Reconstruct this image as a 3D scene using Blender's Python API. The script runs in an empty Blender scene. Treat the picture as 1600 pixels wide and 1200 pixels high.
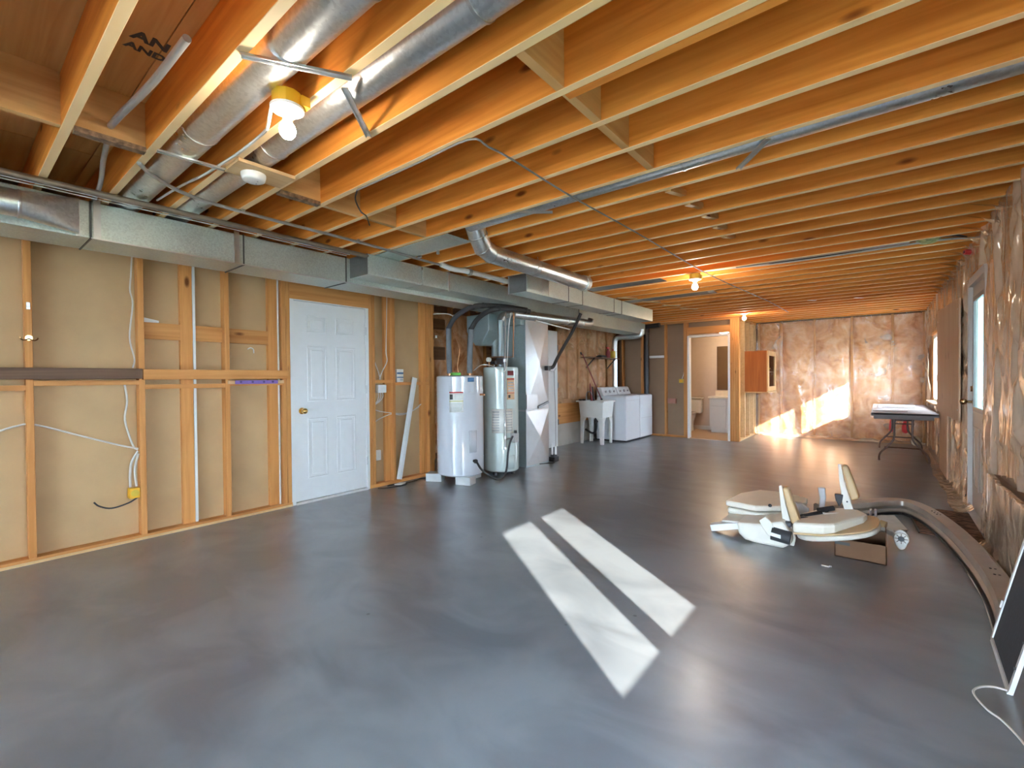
import bpy, math, random
from mathutils import Vector, Matrix, noise
random.seed(7)
C = bpy.context.scene.collection
scn = bpy.context.scene
R = math.radians

# ------------------------------------------------------------------ camera
yaw, pitch, roll = R(38.80), R(-0.686), R(-0.478)
fw = Vector((-math.sin(yaw)*math.cos(pitch), math.cos(yaw)*math.cos(pitch), math.sin(pitch)))
rt = Vector((math.cos(yaw), math.sin(yaw), 0)); up = rt.cross(fw)
rt2 = rt*math.cos(roll) + up*math.sin(roll); up2 = up*math.cos(roll) - rt*math.sin(roll)
cam = bpy.data.cameras.new('camera'); cam_o = bpy.data.objects.new('camera', cam); C.objects.link(cam_o)
cam.sensor_fit = 'HORIZONTAL'; cam.sensor_width = 36; cam.lens = 715.5/1600*36; cam.clip_start = 0.02
m = Matrix((rt2, up2, -fw)).transposed().to_4x4(); m.translation = (0, 0, 1.25)
cam_o.matrix_world = m
scn.camera = cam_o

# ------------------------------------------------------------------ world, sun, exposure
SKY = 23.0
SUN = 15.5
BULB = 110.0
w = bpy.data.worlds.new('sky'); scn.world = w; w.use_nodes = True
bg = w.node_tree.nodes['Background']
bg.inputs[0].default_value = (0.72, 0.86, 1.0, 1); bg.inputs[1].default_value = SKY
sun = bpy.data.lights.new('sun', 'SUN'); sun.energy = SUN; sun.angle = R(0.53); sun.color = (1.0, 0.90, 0.75)
sun_o = bpy.data.objects.new('sun', sun); C.objects.link(sun_o)
sun_o.rotation_euler = Vector((-1, 0.735, -0.588)).to_track_quat('-Z', 'Y').to_euler()
scn.view_settings.view_transform = 'Standard'; scn.view_settings.look = 'None'
scn.view_settings.gamma = 1.0; scn.view_settings.use_curve_mapping = False
scn.view_settings.exposure = 1.38

# ------------------------------------------------------------------ materials
def nodes(name):
    m = bpy.data.materials.new(name); m.use_nodes = True
    nt = m.node_tree; b = nt.nodes['Principled BSDF']
    return m, nt, b
def N(nt, t, **kw):
    n = nt.nodes.new(t)
    for k, v in kw.items(): setattr(n, k, v)
    return n
def col(c): return (c[0], c[1], c[2], 1)
def ramp(nt, stops):
    n = nt.nodes.new('ShaderNodeValToRGB'); e = n.color_ramp.elements
    while len(e) < len(stops): e.new(0.5)
    for i, (p, c) in enumerate(stops): e[i].position = p; e[i].color = col(c)
    return n
def plain(name, c, rough=0.5, metal=0.0, var=0.08, scale=12.0, bump=0.0, spec=0.5, coat=0.0):
    m, nt, b = nodes(name); L = nt.links
    tc = N(nt, 'ShaderNodeTexCoord'); no = N(nt, 'ShaderNodeTexNoise')
    no.inputs['Scale'].default_value = scale; no.inputs['Detail'].default_value = 4
    L.new(tc.outputs['Object'], no.inputs['Vector'])
    r = ramp(nt, [(0.3, [x*(1-var) for x in c]), (0.7, [min(1, x*(1+var)) for x in c])])
    L.new(no.outputs['Fac'], r.inputs[0]); L.new(r.outputs[0], b.inputs['Base Color'])
    b.inputs['Roughness'].default_value = rough; b.inputs['Metallic'].default_value = metal
    b.inputs['Specular IOR Level'].default_value = spec
    b.inputs['Coat Weight'].default_value = coat
    if bump:
        bp = N(nt, 'ShaderNodeBump'); bp.inputs['Strength'].default_value = bump; bp.inputs['Distance'].default_value = 0.01
        L.new(no.outputs['Fac'], bp.inputs['Height']); L.new(bp.outputs[0], b.inputs['Normal'])
    return m
def wood(name, axis, dark, light, knots=True, rough=0.6, shift=0.10, edge=None):
    m, nt, b = nodes(name); L = nt.links
    tc = N(nt, 'ShaderNodeTexCoord'); oi = N(nt, 'ShaderNodeObjectInfo')
    mul = N(nt, 'ShaderNodeMath', operation='MULTIPLY'); mul.inputs[1].default_value = 37.0
    L.new(oi.outputs['Random'], mul.inputs[0])
    ad = N(nt, 'ShaderNodeVectorMath', operation='ADD')
    L.new(tc.outputs['Object'], ad.inputs[0]); L.new(mul.outputs[0], ad.inputs[1])
    mp = N(nt, 'ShaderNodeMapping'); s = [14.0, 14.0, 14.0]; s[axis] = 0.7
    mp.inputs['Scale'].default_value = s; L.new(ad.outputs[0], mp.inputs[0])
    no = N(nt, 'ShaderNodeTexNoise'); no.inputs['Scale'].default_value = 1.6; no.inputs['Detail'].default_value = 5
    no.inputs['Distortion'].default_value = 0.8
    L.new(mp.outputs[0], no.inputs['Vector'])
    r = ramp(nt, [(0.30, dark), (0.72, light)]); L.new(no.outputs['Fac'], r.inputs[0])
    out = r.outputs[0]
    if knots:
        mk = N(nt, 'ShaderNodeMapping'); s2 = [5.0, 5.0, 5.0]; s2[axis] = 2.0
        mk.inputs['Scale'].default_value = s2; L.new(ad.outputs[0], mk.inputs[0])
        vo = N(nt, 'ShaderNodeTexVoronoi'); vo.inputs['Scale'].default_value = 1.0
        L.new(mk.outputs[0], vo.inputs['Vector'])
        rk = ramp(nt, [(0.05, (0.30, 0.19, 0.13)), (0.115, (1, 1, 1))]); L.new(vo.outputs['Distance'], rk.inputs[0])
        mx = N(nt, 'ShaderNodeMix', data_type='RGBA', blend_type='MULTIPLY'); mx.inputs[0].default_value = 1.0
        L.new(out, mx.inputs[6]); L.new(rk.outputs[0], mx.inputs[7]); out = mx.outputs[2]
    if edge:      # paler underside painted in, standing in for light bounced off the floor
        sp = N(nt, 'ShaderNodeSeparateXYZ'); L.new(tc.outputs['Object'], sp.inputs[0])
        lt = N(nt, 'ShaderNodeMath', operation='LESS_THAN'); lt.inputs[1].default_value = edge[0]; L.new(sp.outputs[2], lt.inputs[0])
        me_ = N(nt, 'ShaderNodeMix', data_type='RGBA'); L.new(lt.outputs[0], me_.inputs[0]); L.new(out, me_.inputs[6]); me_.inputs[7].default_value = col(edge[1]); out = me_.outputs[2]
    hv = N(nt, 'ShaderNodeHueSaturation')
    mr = N(nt, 'ShaderNodeMapRange'); mr.inputs[3].default_value = 1-shift; mr.inputs[4].default_value = 1+shift
    L.new(oi.outputs['Random'], mr.inputs[0]); L.new(mr.outputs[0], hv.inputs['Value'])
    L.new(out, hv.inputs['Color']); L.new(hv.outputs[0], b.inputs['Base Color'])
    b.inputs['Roughness'].default_value = rough; b.inputs['Specular IOR Level'].default_value = 0.3
    bp = N(nt, 'ShaderNodeBump'); bp.inputs['Strength'].default_value = 0.12; bp.inputs['Distance'].default_value = 0.004
    L.new(no.outputs['Fac'], bp.inputs['Height']); L.new(bp.outputs[0], b.inputs['Normal'])
    return m
def galv(name, base=(0.58, 0.62, 0.61), rough=0.34, spangle=60.0, amp=0.16, metal=0.92, bump=0.06):
    m, nt, b = nodes(name); L = nt.links
    tc = N(nt, 'ShaderNodeTexCoord'); vo = N(nt, 'ShaderNodeTexVoronoi'); vo.inputs['Scale'].default_value = spangle*2
    no = N(nt, 'ShaderNodeTexNoise'); no.inputs['Scale'].default_value = 2.0; no.inputs['Detail'].default_value = 3
    L.new(tc.outputs['Object'], vo.inputs['Vector']); L.new(tc.outputs['Object'], no.inputs['Vector'])
    sx = N(nt, 'ShaderNodeSeparateColor'); L.new(vo.outputs['Color'], sx.inputs[0])
    mm = N(nt, 'ShaderNodeMath', operation='MULTIPLY_ADD'); mm.inputs[1].default_value = 0.55
    L.new(sx.outputs[0], mm.inputs[0]); L.new(no.outputs['Fac'], mm.inputs[2])
    r = ramp(nt, [(0.25, [x*(1-amp) for x in base]), (1.1, [min(1, x*(1+amp)) for x in base])]); L.new(mm.outputs[0], r.inputs[0])
    L.new(r.outputs[0], b.inputs['Base Color']); b.inputs['Metallic'].default_value = metal
    mr = N(nt, 'ShaderNodeMapRange'); mr.inputs[1].default_value = 0; mr.inputs[2].default_value = 1.4
    mr.inputs[3].default_value = rough-0.06; mr.inputs[4].default_value = rough+0.12
    L.new(mm.outputs[0], mr.inputs[0]); L.new(mr.outputs[0], b.inputs['Roughness'])
    bp = N(nt, 'ShaderNodeBump'); bp.inputs['Strength'].default_value = bump; bp.inputs['Distance'].default_value = 0.01
    L.new(no.outputs['Fac'], bp.inputs['Height']); L.new(bp.outputs[0], b.inputs['Normal'])
    return m
def emit(name, c, s):
    m, nt, b = nodes(name); b.inputs['Base Color'].default_value = col(c)
    b.inputs['Emission Color'].default_value = col(c); b.inputs['Emission Strength'].default_value = s
    return m
def concrete(name, a, bcol, rlo, rhi):
    m, nt, b = nodes(name); L = nt.links
    tc = N(nt, 'ShaderNodeTexCoord')
    n1 = N(nt, 'ShaderNodeTexNoise'); n1.inputs['Scale'].default_value = 0.9; n1.inputs['Detail'].default_value = 2; n1.inputs['Roughness'].default_value = 0.45
    n2 = N(nt, 'ShaderNodeTexNoise'); n2.inputs['Scale'].default_value = 1.9; n2.inputs['Detail'].default_value = 3; n2.inputs['Distortion'].default_value = 0.8; n2.inputs['Roughness'].default_value = 0.5
    mp = N(nt, 'ShaderNodeMapping'); mp.inputs['Scale'].default_value = (1.0, 1.5, 1); mp.inputs['Rotation'].default_value = (0, 0, 0.5)
    L.new(tc.outputs['Object'], n1.inputs['Vector']); L.new(tc.outputs['Object'], mp.inputs[0]); L.new(mp.outputs[0], n2.inputs['Vector'])
    mm = N(nt, 'ShaderNodeMath', operation='MULTIPLY_ADD'); mm.inputs[1].default_value = 0.6
    hh = N(nt, 'ShaderNodeMath', operation='MULTIPLY'); hh.inputs[1].default_value = 0.5
    L.new(n1.outputs['Fac'], hh.inputs[0]); L.new(n2.outputs['Fac'], mm.inputs[0]); L.new(hh.outputs[0], mm.inputs[2])
    r = ramp(nt, [(0.45, a), (0.66, bcol)]); L.new(mm.outputs[0], r.inputs[0])
    # sparse dark specks of dirt
    vo = N(nt, 'ShaderNodeTexVoronoi'); vo.inputs['Scale'].default_value = 3.2; L.new(tc.outputs['Object'], vo.inputs['Vector'])
    rk = ramp(nt, [(0.02, (0.45, 0.45, 0.45)), (0.04, (1, 1, 1))]); L.new(vo.outputs['Distance'], rk.inputs[0])
    mx = N(nt, 'ShaderNodeMix', data_type='RGBA', blend_type='MULTIPLY'); mx.inputs[0].default_value = 1
    L.new(r.outputs[0], mx.inputs[6]); L.new(rk.outputs[0], mx.inputs[7]); L.new(mx.outputs[2], b.inputs['Base Color'])
    mr = N(nt, 'ShaderNodeMapRange'); mr.inputs[1].default_value = 0.35; mr.inputs[2].default_value = 0.75
    mr.inputs[3].default_value = rlo; mr.inputs[4].default_value = rhi
    L.new(mm.outputs[0], mr.inputs[0]); L.new(mr.outputs[0], b.inputs['Roughness'])
    b.inputs['Specular IOR Level'].default_value = 0.8 if rhi < 0.5 else 0.3
    if rhi < 0.5: b.inputs['Coat Weight'].default_value = 0.65; b.inputs['Coat Roughness'].default_value = 0.25; b.inputs['Coat IOR'].default_value = 1.5
    return m
def poly(name, fac_lo=0.16, fac_hi=0.55, tint=(0.88, 0.77, 0.64), stretch=(1, 1, 1)):
    """clear vapour-barrier plastic: see-through with a wrinkled glossy skin"""
    m, nt, b = nodes(name); L = nt.links
    tc = N(nt, 'ShaderNodeTexCoord'); mp = N(nt, 'ShaderNodeMapping'); mp.inputs['Scale'].default_value = stretch
    L.new(tc.outputs['Object'], mp.inputs[0])
    n1 = N(nt, 'ShaderNodeTexNoise'); n1.inputs['Scale'].default_value = 4.0; n1.inputs['Detail'].default_value = 2.5; n1.inputs['Distortion'].default_value = 1.0
    n2 = N(nt, 'ShaderNodeTexNoise', noise_type='RIDGED_MULTIFRACTAL'); n2.inputs['Scale'].default_value = 2.6; n2.inputs['Detail'].default_value = 2; n2.inputs['Distortion'].default_value = 0.6
    L.new(mp.outputs[0], n1.inputs['Vector']); L.new(mp.outputs[0], n2.inputs['Vector'])
    ad = N(nt, 'ShaderNodeMath', operation='MULTIPLY_ADD'); ad.inputs[1].default_value = 0.5
    L.new(n2.outputs['Fac'], ad.inputs[0]); L.new(n1.outputs['Fac'], ad.inputs[2])
    bp = N(nt, 'ShaderNodeBump'); bp.inputs['Strength'].default_value = 0.7; bp.inputs['Distance'].default_value = 0.03
    L.new(ad.outputs[0], bp.inputs['Height']); L.new(bp.outputs[0], b.inputs['Normal'])
    b.inputs['Base Color'].default_value = col(tint); b.inputs['Roughness'].default_value = 0.16
    b.inputs['Specular IOR Level'].default_value = 1.0; b.inputs['Coat Weight'].default_value = 0.6; b.inputs['Coat Roughness'].default_value = 0.12
    L.new(bp.outputs[0], b.inputs['Coat Normal'])
    tr = N(nt, 'ShaderNodeBsdfTransparent'); tr.inputs[0].default_value = (0.97, 0.95, 0.92, 1)
    mr = N(nt, 'ShaderNodeMapRange'); mr.inputs[1].default_value = 0.5; mr.inputs[2].default_value = 1.1
    mr.inputs[3].default_value = fac_lo; mr.inputs[4].default_value = fac_hi
    L.new(ad.outputs[0], mr.inputs[0])
    mix = N(nt, 'ShaderNodeMixShader'); L.new(mr.outputs[0], mix.inputs[0]); L.new(tr.outputs[0], mix.inputs[1]); L.new(b.outputs[0], mix.inputs[2])
    L.new(mix.outputs[0], nt.nodes['Material Output'].inputs['Surface'])
    return m
def glass(name, tint=(0.93, 0.97, 1.0), fac=0.08):
    m, nt, b = nodes(name); L = nt.links
    tr = N(nt, 'ShaderNodeBsdfTransparent'); tr.inputs[0].default_value = col(tint)
    gl = N(nt, 'ShaderNodeBsdfGlossy'); gl.inputs['Roughness'].default_value = 0.02
    mix = N(nt, 'ShaderNodeMixShader'); mix.inputs[0].default_value = fac
    L.new(tr.outputs[0], mix.inputs[1]); L.new(gl.outputs[0], mix.inputs[2])
    L.new(mix.outputs[0], nt.nodes['Material Output'].inputs['Surface']); return m
def frosted(name, tint=(0.8, 0.88, 0.92)):
    m, nt, b = nodes(name); L = nt.links
    tl = N(nt, 'ShaderNodeBsdfTranslucent'); tl.inputs[0].default_value = col(tint)
    gl = N(nt, 'ShaderNodeBsdfGlossy'); gl.inputs['Roughness'].default_value = 0.08
    mix = N(nt, 'ShaderNodeMixShader'); mix.inputs[0].default_value = 0.12
    L.new(tl.outputs[0], mix.inputs[1]); L.new(gl.outputs[0], mix.inputs[2])
    L.new(mix.outputs[0], nt.nodes['Material Output'].inputs['Surface']); return m
def batt_mat(name, a, b_, c_):
    m, nt, b = nodes(name); L = nt.links
    tc = N(nt, 'ShaderNodeTexCoord'); oi = N(nt, 'ShaderNodeObjectInfo')
    mul = N(nt, 'ShaderNodeMath', operation='MULTIPLY'); mul.inputs[1].default_value = 31.0
    L.new(oi.outputs['Random'], mul.inputs[0])
    ad = N(nt, 'ShaderNodeVectorMath', operation='ADD'); L.new(tc.outputs['Object'], ad.inputs[0]); L.new(mul.outputs[0], ad.inputs[1])
    n1 = N(nt, 'ShaderNodeTexNoise'); n1.inputs['Scale'].default_value = 3.4; n1.inputs['Detail'].default_value = 8; n1.inputs['Distortion'].default_value = 1.4; n1.inputs['Roughness'].default_value = 0.62
    L.new(ad.outputs[0], n1.inputs['Vector'])
    r = ramp(nt, [(0.30, a), (0.52, b_), (0.74, c_)]); L.new(n1.outputs['Fac'], r.inputs[0]); L.new(r.outputs[0], b.inputs['Base Color'])
    b.inputs['Roughness'].default_value = 0.9; b.inputs['Specular IOR Level'].default_value = 0.1
    n2 = N(nt, 'ShaderNodeTexNoise'); n2.inputs['Scale'].default_value = 14; n2.inputs['Detail'].default_value = 4; L.new(ad.outputs[0], n2.inputs['Vector'])
    bp = N(nt, 'ShaderNodeBump'); bp.inputs['Strength'].default_value = 0.6; bp.inputs['Distance'].default_value = 0.02
    L.new(n2.outputs['Fac'], bp.inputs['Height']); L.new(bp.outputs[0], b.inputs['Normal'])
    return m

JD, JL = (0.66, 0.20, 0.024), (0.90, 0.345, 0.058)
SD, SL = (0.53, 0.215, 0.058), (0.70, 0.335, 0.108)
M = dict(
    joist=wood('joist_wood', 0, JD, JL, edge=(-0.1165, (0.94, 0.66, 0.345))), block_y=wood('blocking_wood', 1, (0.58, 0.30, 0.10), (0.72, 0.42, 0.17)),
    stud=wood('stud_wood', 2, SD, SL), plate_y=wood('plate_wood_y', 1, SD, SL), plate_x=wood('plate_wood_x', 0, SD, SL),
    pale_y=wood('pale_wood_y', 1, (0.62, 0.40, 0.20), (0.72, 0.50, 0.27), knots=False), pale_x=wood('pale_wood_x', 0, (0.62, 0.40, 0.20), (0.72, 0.50, 0.27), knots=False),
    darkboard=wood('dark_board', 1, (0.10, 0.05, 0.028), (0.21, 0.115, 0.065)),
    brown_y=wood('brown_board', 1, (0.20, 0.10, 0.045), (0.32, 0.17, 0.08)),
    ply=wood('plywood', 0, (0.56, 0.28, 0.08), (0.72, 0.42, 0.15), knots=False), ply_z=wood('plywood_z', 2, (0.46, 0.28, 0.17), (0.60, 0.39, 0.25), knots=True),
    cab=wood('cabinet_wood', 2, (0.30, 0.070, 0.008), (0.42, 0.115, 0.014), knots=True, rough=0.6), cab_l=wood('cabinet_front', 2, (0.55, 0.28, 0.10), (0.66, 0.38, 0.16), knots=False, rough=0.35),
    osb=plain('osb_edge', (0.22, 0.13, 0.07), 0.8, var=0.6, scale=40),
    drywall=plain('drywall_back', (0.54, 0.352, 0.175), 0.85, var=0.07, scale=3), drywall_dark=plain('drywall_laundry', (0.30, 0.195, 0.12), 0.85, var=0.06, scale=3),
    floor=concrete('polished_concrete', (0.114, 0.126, 0.143), (0.194, 0.212, 0.233), 0.30, 0.36),
    found=concrete('foundation_concrete', (0.36, 0.32, 0.27), (0.50, 0.45, 0.39), 0.8, 0.95), block=concrete('block_concrete', (0.45, 0.46, 0.45), (0.60, 0.60, 0.58), 0.8, 0.95),
    ground=concrete('dark_ground', (0.055, 0.07, 0.03), (0.10, 0.11, 0.05), 0.9, 0.95),  # outside ground made dark to cut light bounced up at the joists
    galv=galv('galvanised_sheet', (0.56, 0.63, 0.60), 0.34, 60, 0.16, 0.62), galv_pipe=galv('galvanised_pipe', (0.62, 0.65, 0.66), 0.28, 40, 0.14), galv_dark=galv('galvanised_dull', (0.22, 0.22, 0.22), 0.42, 30, 0.12),
    galv_shiny=galv('bright_sheet', (0.52, 0.51, 0.50), 0.34, 6, 0.05, 0.75, 0.02), galv_blue=galv('teal_sheet', (0.40, 0.49, 0.51), 0.42, 40, 0.08, 0.45, 0.03),
    seam=plain('duct_seam', (0.12, 0.13, 0.13), 0.5, 0.6), steel=plain('steel', (0.62, 0.63, 0.63), 0.3, 0.9), conduit=plain('grey_conduit', (0.36, 0.34, 0.32), 0.45, 0.3),
    oldpipe=plain('dull_pipe', (0.27, 0.22, 0.17), 0.45, 0.6), copper=plain('copper', (0.55, 0.27, 0.13), 0.35, 0.9), brass=plain('brass', (0.75, 0.50, 0.18), 0.22, 1.0), bronze=plain('bronze', (0.36, 0.20, 0.09), 0.25, 1.0),
    white=plain('white_paint', (0.80, 0.80, 0.78), 0.42, var=0.02), doorw=plain('door_white', (0.78, 0.79, 0.79), 0.38, var=0.015), enamel=plain('white_enamel', (0.54, 0.56, 0.60), 0.14, var=0.01, coat=0.4), enamel_g=plain('greenish_enamel', (0.56, 0.64, 0.61), 0.2, var=0.02, coat=0.3),
    appliance=plain('appliance_white', (0.72, 0.73, 0.76), 0.25, var=0.01), console=plain('console_grey', (0.62, 0.62, 0.61), 0.35), tub=plain('tub_plastic', (0.74, 0.73, 0.69), 0.4, var=0.03),
    plastic=plain('white_plastic', (0.82, 0.82, 0.80), 0.35, var=0.02), cable=plain('white_cable', (0.66, 0.63, 0.57), 0.5), cable_g=plain('grey_cable', (0.30, 0.28, 0.27), 0.5), black=plain('black_plastic', (0.018, 0.018, 0.020), 0.4), rubber=plain('black_rubber', (0.03, 0.03, 0.032), 0.6),
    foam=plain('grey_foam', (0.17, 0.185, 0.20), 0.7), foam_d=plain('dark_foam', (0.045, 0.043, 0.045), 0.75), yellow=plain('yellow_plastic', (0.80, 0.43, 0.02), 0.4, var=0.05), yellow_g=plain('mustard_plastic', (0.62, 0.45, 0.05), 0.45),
    purple=plain('purple_paint', (0.22, 0.13, 0.40), 0.5), purple_d=plain('dark_purple', (0.07, 0.035, 0.14), 0.5), green=plain('green_pad', (0.20, 0.62, 0.10), 0.6), red=plain('red_plastic', (0.55, 0.03, 0.03), 0.45), red_d=plain('dark_red', (0.20, 0.025, 0.03), 0.45), pinkbox=plain('faded_red', (0.42, 0.20, 0.15), 0.7),
    blue=plain('blue_print', (0.05, 0.14, 0.28), 0.4), lab=plain('label_paper', (0.78, 0.76, 0.70), 0.5), lab_y=plain('label_yellow', (0.62, 0.58, 0.20), 0.5), lab_o=plain('label_orange', (0.75, 0.48, 0.28), 0.5), ink=plain('ink', (0.05, 0.05, 0.05), 0.6), ink_g=plain('grey_ink', (0.50, 0.52, 0.53), 0.6),
    batt=batt_mat('insulation', (0.42, 0.15, 0.045), (0.70, 0.36, 0.17), (0.80, 0.58, 0.40)), batt_r=batt_mat('insulation_beige', (0.54, 0.34, 0.18), (0.66, 0.45, 0.27), (0.74, 0.55, 0.37)),
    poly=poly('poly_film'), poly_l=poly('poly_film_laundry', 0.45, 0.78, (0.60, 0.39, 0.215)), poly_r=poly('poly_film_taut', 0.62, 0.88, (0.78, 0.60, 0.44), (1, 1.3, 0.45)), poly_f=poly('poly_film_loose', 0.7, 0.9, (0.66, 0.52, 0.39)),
    wall_b=plain('bath_wall', (0.58, 0.44, 0.33), 0.8, var=0.02), ceil_b=plain('bath_ceiling', (0.66, 0.54, 0.42), 0.8, var=0.02), vinyl=plain('bath_floor', (0.52, 0.36, 0.22), 0.45, var=0.06), porcelain=plain('porcelain', (0.78, 0.75, 0.70), 0.15, var=0.01), vanity=plain('vanity_paint', (0.66, 0.61, 0.55), 0.45, var=0.02), counter=plain('counter_cream', (0.76, 0.64, 0.46), 0.3),
    mirror=plain('mirror', (0.75, 0.75, 0.72), 0.03, 1.0, var=0.0), screen=plain('screen_mesh', (0.045, 0.045, 0.052), 0.75, var=0.15, scale=60), alu=plain('white_alu', (0.70, 0.69, 0.66), 0.4), rail=plain('brushed_rail', (0.50, 0.44, 0.38), 0.38, 0.65, var=0.10, scale=6),
    ivory=plain('ivory_plastic', (0.68, 0.63, 0.54), 0.42, var=0.04), ivory_c=plain('ivory_vinyl', (0.74, 0.67, 0.55), 0.38, var=0.03), tan=plain('tan_vinyl', (0.55, 0.36, 0.17), 0.45, var=0.05), greyp=plain('grey_lift_plastic', (0.42, 0.40, 0.39), 0.45), card=plain('cardboard', (0.15, 0.070, 0.032), 0.85, var=0.08), castal=plain('cast_metal', (0.50, 0.45, 0.40), 0.5, 0.5, var=0.15, scale=30),
    tabletop=plain('table_laminate', (0.24, 0.195, 0.18), 0.5), tableedge=plain('table_edge', (0.10, 0.06, 0.045), 0.5), tubing=plain('brown_tubing', (0.09, 0.055, 0.04), 0.35, 0.4), sheet=plain('white_sheet', (0.74, 0.70, 0.66), 0.6),
    rdoor=plain('taupe_door', (0.42, 0.36, 0.31), 0.4, var=0.02), trimd=plain('dark_trim', (0.17, 0.15, 0.14), 0.4), winw=plain('window_vinyl', (0.75, 0.76, 0.77), 0.35),
    glass=glass('window_glass'), frost=frosted('frosted_glass', (0.27, 0.35, 0.37)), frost_w=frosted('frosted_window', (0.85, 0.9, 0.95)), bulb=emit('lit_bulb', (1.0, 0.90, 0.76), BULB), bulb_mid=emit('lit_bulb_middle', (1.0, 0.90, 0.76), BULB*1.8), bulb_far=emit('lit_bulb_far', (1.0, 0.80, 0.58), BULB*1.2), bathlight=emit('lit_bowl', (1.0, 0.80, 0.55), 30.0), yscrap=plain('yellow_insulation', (0.52, 0.50, 0.22), 0.9, var=0.35, scale=30),
)
def mat_pile(name):
    m, nt, b = nodes(name); L = nt.links
    tc = N(nt, 'ShaderNodeTexCoord'); mp = N(nt, 'ShaderNodeMapping'); mp.inputs['Scale'].default_value = (5, 26, 5)
    no = N(nt, 'ShaderNodeTexNoise'); no.inputs['Scale'].default_value = 2; no.inputs['Detail'].default_value = 3; no.inputs['Distortion'].default_value = 1.5
    L.new(tc.outputs['Object'], mp.inputs[0]); L.new(mp.outputs[0], no.inputs['Vector'])
    r = ramp(nt, [(0.42, (0.03, 0.018, 0.012)), (0.56, (0.24, 0.13, 0.085))]); L.new(no.outputs['Fac'], r.inputs[0]); L.new(r.outputs[0], b.inputs['Base Color'])
    b.inputs['Roughness'].default_value = 0.95; return m
M['mat'] = mat_pile('door_mat_pile')

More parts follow.
